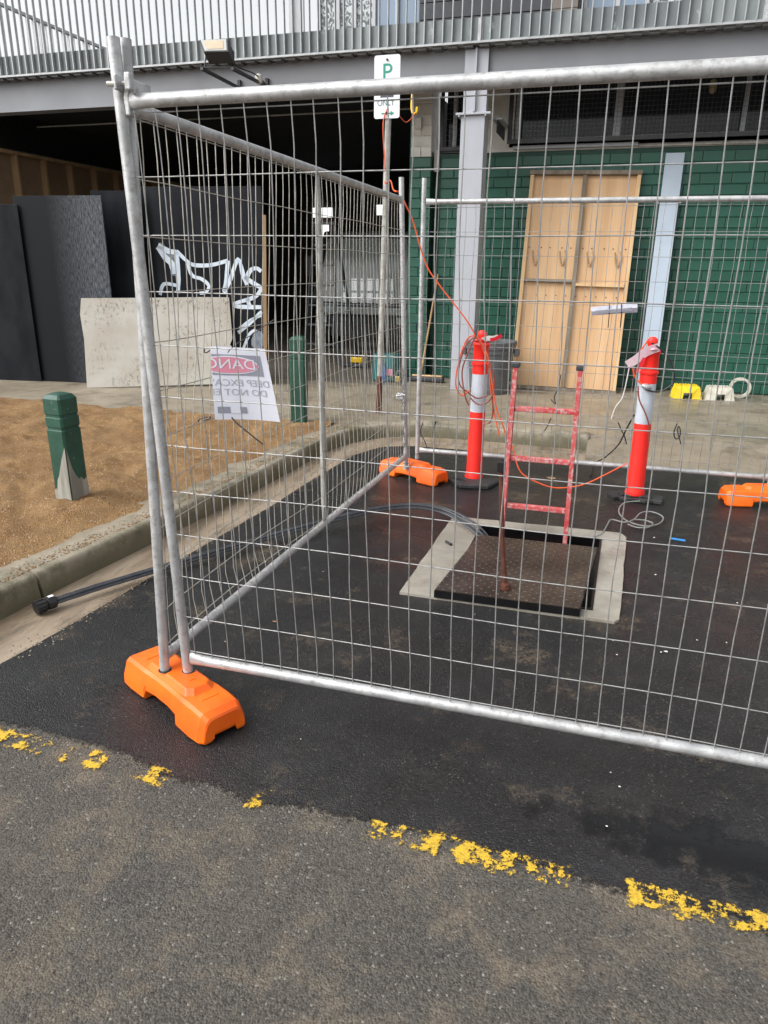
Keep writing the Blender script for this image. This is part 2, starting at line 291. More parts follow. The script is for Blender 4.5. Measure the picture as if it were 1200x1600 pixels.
# ------------------------------------------------------------------ mesh helpers
def link(o): S.collection.objects.link(o); return o
def tag(o, label=None, cat=None, group=None, kind=None):
    if label: o['label'] = label
    if cat: o['category'] = cat
    if group: o['group'] = group
    if kind: o['kind'] = kind
    return o
def thing(name, label, cat, loc=(0, 0, 0), rz=0, group=None):
    o = link(bpy.data.objects.new(name, None)); o.location = loc; o.rotation_euler = (0, 0, rz); o.empty_display_size = .1
    return tag(o, label, cat, group)
def base_of(p):
    v = Vector((0, 0, 0))
    while p: v += p.location; p = p.parent
    return v
class MB:
    def __init__(s): s.v = []; s.f = []; s.sm = []
    def add(s, vs, fs, smooth=False):
        n = len(s.v); s.v += [Vector(v) for v in vs]; s.f += [tuple(i+n for i in f) for f in fs]; s.sm += [smooth]*len(fs); return s
    def box(s, x0, x1, y0, y1, z0, z1):
        return s.add([(x0, y0, z0), (x1, y0, z0), (x1, y1, z0), (x0, y1, z0), (x0, y0, z1), (x1, y0, z1), (x1, y1, z1), (x0, y1, z1)],
                     [(0, 3, 2, 1), (4, 5, 6, 7), (0, 1, 5, 4), (1, 2, 6, 5), (2, 3, 7, 6), (3, 0, 4, 7)])
    def bar(s, a, b, w, h, upv=(0, 0, 1)):
        a = Vector(a); b = Vector(b); d = (b-a).normalized(); u = Vector(upv)
        x = d.cross(u)
        if x.length < 1e-4: x = d.cross(Vector((1, 0, 0)))
        x.normalize(); y = x.cross(d).normalized()
        P = [p+x*(i*w/2)+y*(j*h/2) for p in (a, b) for i, j in ((-1, -1), (1, -1), (1, 1), (-1, 1))]
        return s.add(P, [(0, 1, 2, 3), (7, 6, 5, 4), (0, 4, 5, 1), (1, 5, 6, 2), (2, 6, 7, 3), (3, 7, 4, 0)])
    def tube(s, pts, r, n=8, caps=True, smooth=True):
        pts = [Vector(p) for p in pts]; rs = r if isinstance(r, (list, tuple)) else [r]*len(pts)
        ref = None; V = []; F = []
        for i, p in enumerate(pts):
            t = (pts[min(i+1, len(pts)-1)]-pts[max(i-1, 0)]).normalized()
            if ref is None:
                ref = t.cross(Vector((0, 0, 1)))
                if ref.length < .05: ref = t.cross(Vector((0, 1, 0)))
            ref = (ref-t*ref.dot(t)).normalized(); bi = t.cross(ref)
            for k in range(n):
                a = 2*math.pi*k/n; V.append(p+(ref*math.cos(a)+bi*math.sin(a))*rs[i])
        for i in range(len(pts)-1):
            for k in range(n): F.append((i*n+k, i*n+(k+1) % n, (i+1)*n+(k+1) % n, (i+1)*n+k))
        s.add(V, F, smooth)
        if caps:
            m = len(s.v)-len(V); s.f += [tuple(m+k for k in range(n))[::-1], tuple(m+(len(pts)-1)*n+k for k in range(n))]; s.sm += [False, False]
        return s
    def lathe(s, prof, c=(0, 0, 0), n=24, sx=1, sy=1, smooth=True):
        V = []; F = []
        for r, z in prof:
            for k in range(n):
                a = 2*math.pi*k/n; V.append((c[0]+r*math.cos(a)*sx, c[1]+r*math.sin(a)*sy, c[2]+z))
        for i in range(len(prof)-1):
            for k in range(n): F.append((i*n+k, i*n+(k+1) % n, (i+1)*n+(k+1) % n, (i+1)*n+k))
        s.add(V, F, smooth); m = len(s.v)-len(V)
        s.f += [tuple(m+k for k in range(n))[::-1], tuple(m+(len(prof)-1)*n+k for k in range(n))]; s.sm += [False, False]
        return s
    def prism(s, poly, z0, z1):
        n = len(poly); V = [(p[0], p[1], z0) for p in poly]+[(p[0], p[1], z1) for p in poly]
        return s.add(V, [tuple(range(n))[::-1], tuple(range(n, 2*n))]+[(i, (i+1) % n, n+(i+1) % n, n+i) for i in range(n)])
    def grid(s, P, smooth=True):
        n = len(P[0]); V = [p for r_ in P for p in r_]
        return s.add(V, [(i*n+j, i*n+j+1, (i+1)*n+j+1, (i+1)*n+j) for i in range(len(P)-1) for j in range(n-1)], smooth)
    def mesh(s, name, mat, off=Vector((0, 0, 0))):
        me = bpy.data.meshes.new(name); me.from_pydata([tuple(v-off) for v in s.v], [], s.f)
        me.polygons.foreach_set('use_smooth', s.sm); me.materials.append(MATS[mat]); me.validate(); me.update()
        if any(s.sm): me.set_sharp_from_angle(angle=R(38))
        return me
    def build(s, name, mat, parent=None, bevel=0, seg=2, local=False, mod=None, origin=None):
        off = Vector((0, 0, 0))
        if parent and not local: off = base_of(parent)
        if origin is not None: off = Vector(origin)
        o = link(bpy.data.objects.new(name, s.mesh(name, mat, off)))
        if origin is not None: o.location = origin if not parent else Vector(origin)-base_of(parent)
        if parent: o.parent = parent
        if bevel:
            m = o.modifiers.new('bevel', 'BEVEL'); m.width = bevel; m.segments = seg; m.limit_method = 'ANGLE'; m.angle_limit = R(35)
        return o
def struct(mb, name, mat, parent=None, **k):
    o = mb.build(name, mat, parent, **k)
    if not parent: o['kind'] = 'structure'
    return o
def sheet(loops, z, thick=0):
    """filled polygon with optional holes; loops[0] is the outline"""
    bm = bmesh.new(); E = []
    for lp in loops:
        vs = [bm.verts.new((p[0], p[1], p[2] if len(p) > 2 else z)) for p in lp]
        for i in range(len(vs)): E.append(bm.edges.new((vs[i], vs[(i+1) % len(vs)])))
    bmesh.ops.triangle_fill(bm, edges=E, use_beauty=True)
    bmesh.ops.recalc_face_normals(bm, faces=bm.faces)
    for f in bm.faces:
        if f.normal.z < 0: f.normal_flip()
    mb = MB(); bm.verts.index_update()
    mb.add([v.co.copy() for v in bm.verts], [tuple(v.index for v in f.verts) for f in bm.faces]); bm.free()
    if thick:
        for lp in loops:
            n = len(lp); V = [(p[0], p[1], z) for p in lp]+[(p[0], p[1], z-thick) for p in lp]
            mb.add(V, [(i, (i+1) % n, n+(i+1) % n, n+i) for i in range(n)])
    return mb
def smooth_path(pts, n=8):
    P = [Vector(p) for p in pts]; out = []
    for i in range(len(P)-1):
        a = P[max(i-1, 0)]; b = P[i]; c = P[i+1]; d = P[min(i+2, len(P)-1)]
        for k in range(n):
            t = k/n; out.append(.5*((2*b)+(c-a)*t+(2*a-5*b+4*c-d)*t*t+(3*b-a-3*c+d)*t*t*t))
    out.append(P[-1]); return out
def wobble(lp, amp, step=.03, sc=6, seed=0):
    out = []
    for i in range(len(lp)):
        a = Vector(lp[i][:2]).to_3d(); b = Vector(lp[(i+1) % len(lp)][:2]).to_3d(); n = max(1, min(160, int((b-a).length/step)))
        for k in range(n):
            p = a.lerp(b, k/n); q = noise.noise_vector(p*sc+Vector((seed, 0, 0)))*amp+noise.noise_vector(p*sc*5+Vector((seed, 3, 0)))*amp*.35
            out.append((p.x+q.x, p.y+q.y))
    return out
def text_mesh(s, size, extrude=.0006):
    cu = bpy.data.curves.new('lettering', 'FONT'); cu.body = s; cu.size = size; cu.extrude = extrude; cu.align_x = 'CENTER'; cu.resolution_u = 4
    ob = bpy.data.objects.new('lettering', cu); S.collection.objects.link(ob); dg = bpy.context.evaluated_depsgraph_get()
    me = bpy.data.meshes.new_from_object(ob.evaluated_get(dg)); bpy.data.objects.remove(ob); bpy.data.curves.remove(cu); return me
def lettering(s, size, mat, parent, loc, sx=1, sz=1, warp=None):
    me = text_mesh(s, size); me.materials.clear(); me.materials.append(MATS[mat])
    for v in me.vertices:   # text plane xy -> vertical xz plane facing -y
        x, y, z = v.co; p = Vector((loc[0]+x*sx, loc[1]-z, loc[2]+y*sz))
        if warp: p = warp(p)
        v.co = p
    o = link(bpy.data.objects.new('lettering', me)); o.parent = parent; return o
def copy_tree(o, parent=None):
    c = link(o.copy()); c.parent = parent
    for ch in [x for x in o.children]: copy_tree(ch, c)
    return c

# ------------------------------------------------------------------ ground, road, kerb, gutter, footpath
HOLE = [(-.70, 3.46), (.06, 3.46), (.085, 4.53), (-.69, 4.53)]
struct(sheet([[(-80, -60), (80, -60), (80, 120), (-80, 120)], HOLE], 0), 'road', 'asphalt_old')
front = [(-2.40, 1.90), (-2.1, 1.86), (-1.81, 1.865), (-1.49, 1.845), (-1.26, 1.78), (-1.1, 1.80), (-.96, 1.755), (-.75, 1.80), (-.53, 1.795), (-.31, 1.80), (.06, 1.76), (.21, 1.755), (.4, 1.765), (.57, 1.745), (1.4, 1.72), (6, 1.7), (9, 1.7)]
backe = [(9, 6.62), (1.4, 6.6), (.69, 6.56), (-.07, 6.47), (-.99, 6.57), (-1.25, 6.63), (-1.78, 6.6), (-2.0, 6.45), (-2.13, 6.1), (-2.19, 5.15), (-2.2, 4.58), (-2.27, 3.52), (-2.29, 3.13), (-2.31, 2.81), (-2.34, 2.38), (-2.37, 2.14)]
PZ = .004
struct(sheet([wobble(front+backe, .010, .012, 9), HOLE], PZ, .0015), 'asphalt_patch', 'asphalt_new')
eg = []
for i in range(len(front)-1):
    for k in range(12): eg.append(Vector((*front[i], 0)).lerp(Vector((*front[i+1], 0)), k/12))
mb = MB().grid([[(p.x, p.y+dy+.006*noise.noise(p*7), (.0052, .0050, .0046, .0042)[j]) for p in eg] for j, dy in enumerate((.03, -.02, -.055, -.10))], False)
o = struct(mb, 'patch_edge_smear', 'feathered_edge'); a = o.data.attributes.new('keep', 'FLOAT', 'POINT')
for j, v in enumerate((1.3, .95, .45, .0)):
    for i in range(len(eg)): a.data[j*len(eg)+i].value = v+.12*noise.noise(eg[i]*5)
CZ = PZ+.004
kp = smooth_path([(-2.90, -4, 0), (-2.78, 0, 0), (-2.68, 2.47, 0), (-2.58, 3.56, 0), (-2.47, 4.9, 0), (-2.42, 5.9, 0), (-2.34, 6.42, 0), (-2.13, 6.80, 0), (-1.86, 6.98, 0), (-1.26, 7.05, 0), (-.10, 7.0, 0)], 6)
def offs(path, d):
    out = []
    for i, p in enumerate(path):
        t = (path[min(i+1, len(path)-1)]-path[max(i-1, 0)]).normalized(); out.append(p+Vector((-t.y, t.x, 0))*d)
    return out
prof = [(0, -.05), (0, .004), (.016, .104), (.020, .118), (.029, .131), (.043, .1375), (.20, .139), (.20, -.05)]
kerb = thing('kerb', None, None, (0, 0, 0)); kerb['kind'] = 'structure'
joints = [0, 13, 21, 31, 41, 51, len(kp)-1]
# cut the first joint where the photograph shows it
for a, b in zip(joints, joints[1:]):
    seg = [p.copy() for p in kp[a:b+1]]
    seg[0] = seg[0].lerp(seg[1], .02/max(.03, (seg[1]-seg[0]).length)); 
    rows = [[q+Vector((0, 0, z+.003*noise.noise(q*4))) for q, z in zip(offs(seg, d), [z]*len(seg))] for d, z in prof]
    mb = MB(); mb.grid(rows, True)
    for e in (0, -1): mb.add([r_[e] for r_ in rows], [tuple(range(len(rows)))])
    mb.build('kerb_segment', 'kerb_concrete', kerb)
# gutter: between the kerb foot and the asphalt
g = [(p.x, p.y) for p in kp]+[(-.1, 6.47)]+[(x, y) for x, y in backe[4:]]+[(-2.37, -4)]
struct(sheet([g], .004), 'gutter', 'gutter_concrete')
# thin joint line between the kerb and the channel
kb = offs(kp, .20)
# footpath behind the kerb, meeting the building and the garage floor
fp = [(p.x, p.y) for p in kb]+[(-.10, 7.19), (9, 7.35), (9, 10.6), (-2.6, 10.6), (-2.6, 9.35), (-16, 9.35), (-16, -4)]
struct(sheet([fp], .13), 'footpath', 'footpath_concrete')
struct(sheet([[(-16, 9.35), (-2.6, 9.35), (-2.6, 10.6), (-2.6, 19), (-16, 19)]], .13), 'garage_floor', 'garage_floor')
mb = MB(); ns = 40
mb.grid([[(-.10+9.1*i/ns, y0+(y1-y0)*i/ns*0+.02*noise.noise(Vector((i*.7, 0, 0)))*(k == 0)+(.09*i/ns if k == 0 else .16*i/ns), z) for i in range(ns+1)] for k, (y0, y1, z) in enumerate(((6.44, 0, .004), (6.62, 0, .03), (7.19, 0, .131)))], False)
mb.add([(-.10, 6.44, 0), (-.10, 7.19, .131), (-.10, 7.19, 0)], [(0, 1, 2)])
struct(mb, 'driveway_crossing', 'footpath_concrete')
# crushed granite strip
def strip_h(x, y):
    e = min(1, max(0, (x_edge(y)-x)/.35)); e2 = min(1, max(0, (6.86-.03*math.sin(x*3)-y)/.25)); k = (e*e*(3-2*e))*(e2*e2*(3-2*e2))
    p = Vector((x, y, 0)); h = .020+.024*noise.noise(p*1.1)+.046*noise.fractal(p*2.8, 1, 2, 4)+.020*noise.fractal(p*8, 1, 2, 4)+.004*noise.noise(p*60)
    for cx, cy, rr, hh in ((-3.31, 3.70, .17, .045), (-2.9, 3.9, .12, -.02), (-3.9, 4.6, .2, .03), (-2.95, 3.45, .12, .02)):
        h += hh*math.exp(-((x-cx)**2+(y-cy)**2)/(rr*rr))
    return .128+max(0, h+.006)*k+.004*k-.004*(1-k)
def x_edge(y):
    for i in range(len(kb)-1):
        if kb[i].y <= y <= kb[i+1].y: return kb[i].x+(kb[i+1].x-kb[i].x)*(y-kb[i].y)/(kb[i+1].y-kb[i].y)+.02*noise.noise(Vector((0, y*5, 0)))+.02
    return -2.7
rows = []
for i in range(280):
    y = -1+7.95*i/279; xe = min(x_edge(y), -2.58); rows.append([(xe-(5.2 if y > 1 else 5.2)*(j/170)**1.15, y, strip_h(xe-5.2*(j/170)**1.15, y)) for j in range(171)])
mb = MB().grid(rows, True); struct(mb, 'granite_strip', 'crushed_granite')
mb = MB()
for i in range(9000):
    y = random.uniform(2.2, 6.9); x = x_edge(min(y, 6.6))+.10-random.random()**2.2*4.2
    s = random.choice((.003, .004, .005, .007))*random.uniform(.7, 1.3); z = max(strip_h(x, y), .139 if x > x_edge(y)-.0 else 0)
    a = random.uniform(0, 6.28); c, sn = math.cos(a)*s, math.sin(a)*s
    mb.add([(x+c, y+sn, z), (x-sn, y+c, z), (x-c*.8, y-sn*.8, z), (x+sn, y-c, z), (x, y, z+s*.9)], [(0, 1, 4), (1, 2, 4), (2, 3, 4), (3, 0, 4)])
tag(mb.build('gravel_grains', 'crushed_granite'), 'loose crushed granite grains on the strip and kerb', 'gravel', kind='stuff')
# worn yellow edge line
xs = [-2.5+3.4*i/340 for i in range(341)]
def keep(x):
    b = .0
    for c, w_, k in ((-2.0, .13, .62), (-1.87, .06, .5), (-1.79, .03, .45), (-1.67, .035, .5), (-1.56, .05, .6), (-1.33, .06, .62), (-.94, .035, .5), (-.5, .07, .55), (-.36, .06, .62), (-.2, .12, .66), (-.03, .07, .6), (.03, .03, .6), (.24, .05, .64), (.36, .12, .52), (.52, .10, .55), (.75, .12, .6)):
        b = max(b, k*math.exp(-((x-c)/w_)**4))
    return b
P = [[(x, 1.735-.10*(x+2)/2.6*.35+.006*noise.noise(Vector((x*4, 0, 0)))+.055*k, .0062) for x in xs] for k in (-1, -.6, 0, .6, 1)]
mb = MB().grid(P, False); o = struct(mb, 'yellow_line', 'worn_yellow_paint')
a = o.data.attributes.new('keep', 'FLOAT', 'POINT')
for r_ in range(5):
    for i, x in enumerate(xs): a.data[r_*len(xs)+i].value = keep(x)*(1, 1.25, 1.3, 1.25, 1)[r_]*(.35 if r_ in (0, 4) else 1)

# ------------------------------------------------------------------ building
FY, BY, WY = 9.2, 9.35, 10.3
# steel beam
bt = thing('steel_beam', 'long grey painted steel beam under the balcony edge', 'beam', (-4, BY, 3.62))
mb = MB(); mb.box(-12, 5, BY, BY+.02, 3.636, 4.0); mb.build('web', 'beam_paint', bt)
MB().box(-12, 5, BY-.07, BY+.14, 3.61, 3.635).build('flange', 'beam_paint', bt)
# balcony: slab, fascia channel, balusters, handrail
bal = thing('balcony', 'galvanised balcony edge with vertical flat bar balustrade', 'balcony', (-4, FY, 4.0))
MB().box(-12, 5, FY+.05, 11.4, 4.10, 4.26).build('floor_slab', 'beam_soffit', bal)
MB().box(-12, 5, FY+.03, FY+.045, 4.035, 4.265).build('fascia_plate', 'fascia_steel', bal)
mb = MB(); mb.box(-12, 5, FY-.012, FY+.15, 4.012, 4.034); mb.build('lower_lip', 'balustrade_steel', bal)
mb = MB()
for i in range(95):
    x = -12+i*.18; mb.prism([(x, FY+.02), (x+.11, FY+.02), (x+.11, 9.34), (x, 9.34)], 3.985, 4.011)
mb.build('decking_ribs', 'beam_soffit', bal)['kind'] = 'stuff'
bar = MB().box(-.005, .005, -.022, .022, 0, 1.32).mesh('baluster', 'balustrade_steel')
for i in range(125):
    x = -11.4+i*.1075
    if x > 2.0: break
    o = link(bpy.data.objects.new('baluster', bar)); o.parent = bal; o.location = Vector((x, FY+.006, 4.036))-bal.location
for x in (-8.6, -1.735, 1.16):
    MB().box(x-.028, x+.028, FY+.0285, FY+.0295, 4.04, 4.262).build('joint_plate', 'galvanised', bal)
MB().box(-12, 5, FY-.02, FY+.03, 5.36, 5.41).build('handrail', 'balustrade_steel', bal)
# return balustrade on the left, running back
ret = thing('return_balustrade', 'galvanised bar balustrade running back along the left end of the balcony', 'balustrade', (-9, 9.6, 4.26))
MB().box(-9.03, -8.97, 9.4, 13.4, 5.17, 5.21).build('handrail', 'balustrade_steel', ret)
rb = MB().box(-.022, .022, -.005, .005, 0, .90).mesh('baluster', 'balustrade_steel')
for i in range(30):
    o = link(bpy.data.objects.new('baluster', rb)); o.parent = ret; o.location = Vector((-9, 9.5+i*.13, 4.265))-ret.location
# column with bolted cap plate
col = thing('steel_column', 'pale grey square steel column standing in front of the green brick wall', 'column', (-1.79, 9.45, .13))
MB().box(-1.93, -1.65, 9.31, 9.59, .13, 3.315).build('shaft', 'column_paint', col, bevel=.006)
MB().box(-1.99, -1.58, 9.27, 9.63, 3.317, 3.342).build('cap_plate', 'column_paint', col, bevel=.003)
mb = MB(); mb.box(-1.91, -1.64, 9.30, 9.315, 3.343, 3.98).box(-1.78, -1.77, 9.315, 9.40, 3.343, 3.98).box(-1.91, -1.64, 9.40, 9.415, 3.343, 3.98)
mb.build('upper_section', 'column_paint', col)
mb = MB(); mb.box(-1.785, -1.765, 9.262, 9.302, 3.345, 3.985); mb.build('stiffener', 'column_paint', col)
bm_ = MB().lathe([(.013, 0), (.013, .016)], n=6).mesh('bolt', 'galvanised')
for x in (-1.95, -1.64):
    o = link(bpy.data.objects.new('bolt', bm_)); o.parent = col; o.location = Vector((x, 9.285, 3.30))-col.location
br = thing('bracket_beam', 'short dark steel bracket running from the column cap back to the wall', 'beam', (-1.55, 9.9, 3.32))
MB().box(-1.62, -1.50, 9.64, 10.28, 3.318, 3.335).build('flange', 'column_paint', br)
MB().box(-1.565, -1.555, 9.64, 10.28, 3.18, 3.317).build('web', 'frame_dark', br)

# brick wall, brick pier
CH, BL = .1245, .358
def brick_mesh(L, mat):
    mb = MB(); b = .006; h = (CH-.009)/2; l2 = L/2
    mb.add([(-l2, .05, -h), (l2, .05, -h), (l2, .05, h), (-l2, .05, h), (-l2, .004, -h), (l2, .004, -h), (l2, .004, h), (-l2, .004, h),
            (-l2+b, 0, -h+b), (l2-b, 0, -h+b), (l2-b, 0, h-b), (-l2+b, 0, h-b)],
           [(0, 1, 5, 4), (1, 2, 6, 5), (2, 3, 7, 6), (3, 0, 4, 7), (4, 5, 9, 8), (5, 6, 10, 9), (6, 7, 11, 10), (7, 4, 8, 11), (8, 9, 10, 11)])
    return mb
wall = thing('brick_wall', 'long wall of large bricks painted dark green below the barred windows', 'wall', (0, WY, .13))
MB().box(-2.40, 4.0, WY+.012, WY+.25, .13, 3.05).build('mortar', 'green_mortar', wall)
full = brick_mesh(BL-.008, 'b').mesh('brick', 'green_brick_paint')
rest = MB(); cache = {}
for r_ in range(23):
    z = .13+CH*(r_+.5)+.012; x = -2.38-(BL/2 if r_ % 2 else 0)
    while x < 4.0:
        x0 = max(x, -2.38); x1 = min(x+BL, 4.0); L = x1-x0-.008; cx = (x0+x1)/2; dy = random.uniform(-.0015, .0015)
        if L > .05:
            hidden = (-1.0 < x0 and x1 < .0 and .3 < z < 2.4) or x0 > 2.15
            if hidden:
                for v in [0]:
                    b = brick_mesh(L, ''); rest.add([p+Vector((cx, WY+dy, z)) for p in b.v], b.f)
            else:
                key = round(L, 3)
                if key not in cache: cache[key] = full if abs(L-(BL-.008)) < .002 else brick_mesh(L, '').mesh('brick', 'green_brick_paint')
                o = link(bpy.data.objects.new('brick', cache[key])); o.parent = wall; o.location = Vector((cx, WY+dy, z))-wall.location
        x += BL
rest.build('brick', 'green_brick_paint', wall)['kind'] = 'stuff'
pier = thing('brick_pier', 'narrow brick pier beside the dark garage, green below and white above', 'pier', (-2.62, 10.15, .13))
MB().box(-2.755, -2.485, 10.162, 10.6, .13, 3.07).build('mortar', 'green_mortar', pier)
MB().box(-2.755, -2.485, 10.162, 10.6, 3.071, 3.98).build('mortar', 'white_paint', pier)
cache2 = {}
for r_ in range(31):
    z = .13+CH*(r_+.5)+.01; green = z < 3.06
    for x0, x1 in (((-2.76, -2.48),) if r_ % 2 == 0 else ((-2.76, -2.62), (-2.62, -2.48))):
        key = (round(x1-x0, 2), green)
        if key not in cache2: cache2[key] = brick_mesh(x1-x0-.008, '').mesh('brick', 'green_brick_paint' if green else 'white_paint')
        o = link(bpy.data.objects.new('brick', cache2[key])); o.parent = pier; o.location = Vector(((x0+x1)/2, 10.15+random.uniform(-.002, .002), z))-pier.location
MB().box(-2.77, -2.757, 10.16, 10.6, .13, 3.9).build('render_coat', 'green_brick_paint', pier)
rec = thing('brick_recess', 'recessed dark green wall strip between the pier and the long wall', 'wall', (-2.44, 10.45, .13))
MB().box(-2.484, -2.402, 10.42, 10.6, .13, 3.05).build('panel', 'green_brick_paint', rec)
mb = MB(); mb.box(-2.47, -2.40, 10.27, 10.32, 2.84, 3.10); tag(mb.build('junction_box', 'white_paint', bevel=.004, origin=(-2.435, 10.3, 2.84)), 'small white box at the top of the green recess beside the pier', 'electrical box')
mb = MB(); mb.box(-2.69, -2.61, 10.09, 10.145, 3.33, 3.46); tag(mb.build('switch_box', 'white_paint', bevel=.006, origin=(-2.65, 10.12, 3.33)), 'small square box on the white upper part of the brick pier', 'electrical box')
# white band over the green wall
up_ = thing('white_wall_band', 'white painted band of wall above the green bricks under the windows', 'wall', (0, WY, 3.05))
MB().box(-2.0, 4.0, WY+.02, WY+.25, 3.055, 3.20).build('band', 'white_paint', up_)
MB().box(-2.0, -1.45, WY+.02, WY+.25, 3.201, 3.98).build('band', 'white_paint', up_)
MB().box(-1.44, .08, WY-.05, WY+.02, 3.075, 3.115).build('sill', 'column_paint', up_, bevel=.004)
MB().box(.085, 4.0, WY-.02, WY+.018, 3.065, 3.085).build('sill', 'galvanised_dull', up_)
# windows with mesh guards
def barred(x0, x1, z0, z1, y, label, mull, vs=.05):
    t = thing('barred_window', label, 'window', ((x0+x1)/2, y, z0))
    f = .045
    for a in ((x0, x1, z0, z0+f), (x0, x1, z1-f, z1), (x0, x0+f, z0+f, z1-f), (x1-f, x1, z0+f, z1-f)):
        MB().box(a[0], a[1], y-.02, y+.02, a[2], a[3]).build('guard_frame', 'frame_dark', t)
    g_ = MB(); n = int((x1-x0)/vs)
    for i in range(1, n): xx = x0+(x1-x0)*i/n; g_.tube([(xx, y+.004, z0), (xx, y+.004, z1)], .0019, 4, False)
    n = int((z1-z0)/vs)
    for i in range(1, n): zz = z0+(z1-z0)*i/n; g_.tube([(x0, y, zz), (x1, y, zz)], .0019, 4, False)
    g_.build('mesh_guard', 'grille_wire', t)['kind'] = 'stuff'
    MB().box(x0+.05, x1-.02, WY+.13, WY+.14, z0, z1).build('pane', 'dark_glass', t)
    for xx, w_ in mull: MB().box(xx-w_/2, xx+w_/2, WY+.03, WY+.09, z0, z1).build('mullion', 'column_paint', t)
    MB().box(x0, x1, WY+.02, WY+.10, z0-.02, z0+.03).build('window_frame', 'frame_grey', t)
barred(-1.50, 4.0, 3.125, 3.95, WY-.14, 'long dark window behind a wire mesh guard above the green wall', ((-1.40, .07), (-.19, .09), (1.23, .05)))
barred(-2.40, -2.0, 3.085, 3.95, WY-.02, 'narrow dark louvred window between the white pier and the grey column', ((-2.22, .05),), .06)
lp = thing('hanging_lamp', 'small bright lamp shining behind the mesh window', 'lamp', (.85, WY+.11, 3.7))
MB().lathe([(.01, 0), (.035, .02), (.045, .08), (.035, .14), (.01, .16)], (.85, WY+.10, 3.62), 12).build('bulb', 'lamp_face', lp)

# garage behind: side walls, ceiling, back wall
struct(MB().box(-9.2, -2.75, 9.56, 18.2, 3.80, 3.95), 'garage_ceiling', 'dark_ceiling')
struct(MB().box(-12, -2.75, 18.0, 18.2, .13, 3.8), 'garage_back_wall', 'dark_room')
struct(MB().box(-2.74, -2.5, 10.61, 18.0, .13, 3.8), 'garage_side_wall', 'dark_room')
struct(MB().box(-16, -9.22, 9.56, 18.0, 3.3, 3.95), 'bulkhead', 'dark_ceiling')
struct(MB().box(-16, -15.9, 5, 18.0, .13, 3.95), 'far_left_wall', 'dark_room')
sw = thing('stud_wall', 'unlined timber stud wall running back into the dark garage', 'wall', (-9, 12, .13))
MB().box(-9.12, -9.1, 9.3, 17.9, .13, 3.24).build('lining', 'stud_lining', sw)
MB().box(-9.1, -9.0, 9.3, 17.9, 3.20, 3.245).build('top_plate', 'stud_timber', sw)
sm = MB().box(-.05, .05, -.022, .022, 0, 3.068).mesh('stud', 'stud_timber')
for i in range(14):
    o = link(bpy.data.objects.new('stud', sm)); o.parent = sw; o.location = Vector((-9.05, 9.45+i*.62, .131))-sw.location
tag(MB().tube([(-9, 10.6, 3.66), (-2.8, 10.6, 3.66)], .012, 6).build('ceiling_conduit', 'galvanised_dull', origin=(-5.9, 10.6, 3.66)), 'thin pale conduit crossing under the dark garage ceiling', 'pipe')
# glowing panes added on the back wall, standing in for reflections in the windscreen
bw = thing('reflection_panes', 'glowing panes added far back in the garage in place of windscreen reflections', 'window', (-5.95, 17.95, .8))
MB().box(-6.68, -5.22, 17.97, 17.99, .70, 1.36).build('glow_sheet', 'glowing_white', bw)
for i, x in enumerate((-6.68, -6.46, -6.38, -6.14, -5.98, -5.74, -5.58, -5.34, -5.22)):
    MB().box(x-.035, x+.035, 17.9, 17.96, .68, 1.38).build('pane_bar', 'frame_dark', bw)
for z in (.69, 1.03, 1.37): MB().box(-6.7, -5.2, 17.88, 17.897, z-.025, z+.025).build('pane_bar', 'frame_dark', bw)
t = thing('garage_bright_panel', 'small glowing white panel beside a red panel at the back of the garage', 'window', (-7.6, 17.9, 2.3))  # emissive panel for a bright white object taken for a wall sign
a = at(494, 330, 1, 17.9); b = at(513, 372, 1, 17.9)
MB().box(a.x, b.x, 17.93, 17.95, b.z, a.z-.25).build('pane', 'glowing_white', t); MB().box(a.x-.1, b.x+.1, 17.93, 17.95, a.z-.14, a.z+.08).build('pane', 'glowing_white', t)
a = at(514, 345, 1, 17.6); b = at(523, 378, 1, 17.6)
tag(MB().box(a.x, b.x, 17.6, 17.63, b.z, a.z).build('red_board', 'red_panel', origin=((a.x+b.x)/2, 17.6, b.z)), 'dark red board hanging deep in the garage', 'board')
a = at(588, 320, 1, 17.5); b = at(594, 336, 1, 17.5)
tag(MB().box(a.x, b.x+.05, 17.5, 17.53, b.z, a.z).build('garage_light', 'glowing_white', origin=((a.x+b.x)/2, 17.5, b.z)), 'small square light high at the back right of the garage', 'light')
# parked truck seen head on
tr = thing('parked_truck', 'dark truck with a tall windscreen parked in the shade of the garage', 'truck', (-4.4, 13.6, .13))
def T(x, y, z): return (-4.4+x, 13.0+y, .13+z)
mb = MB(); mb.box(-5.25, -3.25, 13.05, 14.4, .55, 1.00); mb.build('cab_body', 'truck_body', tr, bevel=.04, seg=3)
mb = MB()
for s in (-1, 1): mb.bar(T(s*.93, .05, .85), T(s*.80, .30, 2.0), .09, .09)
for s in (-1, 1): mb.bar(T(s*.93, 1.35, .85), T(s*.82, 1.3, 2.0), .09, .09)
mb.build('pillar', 'truck_body', tr)
MB().box(-5.25, -3.55, 13.28, 14.36, 2.12, 2.24).build('roof', 'truck_body', tr, bevel=.05, seg=3)
mb = MB(); mb.add([T(-.90, .04, .88), T(.90, .04, .88), T(.78, .29, 1.98), T(-.78, .29, 1.98), T(-.90, .05, .88), T(.90, .05, .88), T(.78, .30, 1.98), T(-.78, .30, 1.98)], [(0, 1, 2, 3), (7, 6, 5, 4)])
mb.build('windscreen', 'truck_glass', tr)
MB().box(-5.2, -3.2, 12.92, 13.04, .80, .93).build('bumper_bar', 'truck_silver', tr, bevel=.02)
MB().box(-5.0, -3.4, 12.98, 13.04, .40, .62).build('grille', 'frame_dark', tr)
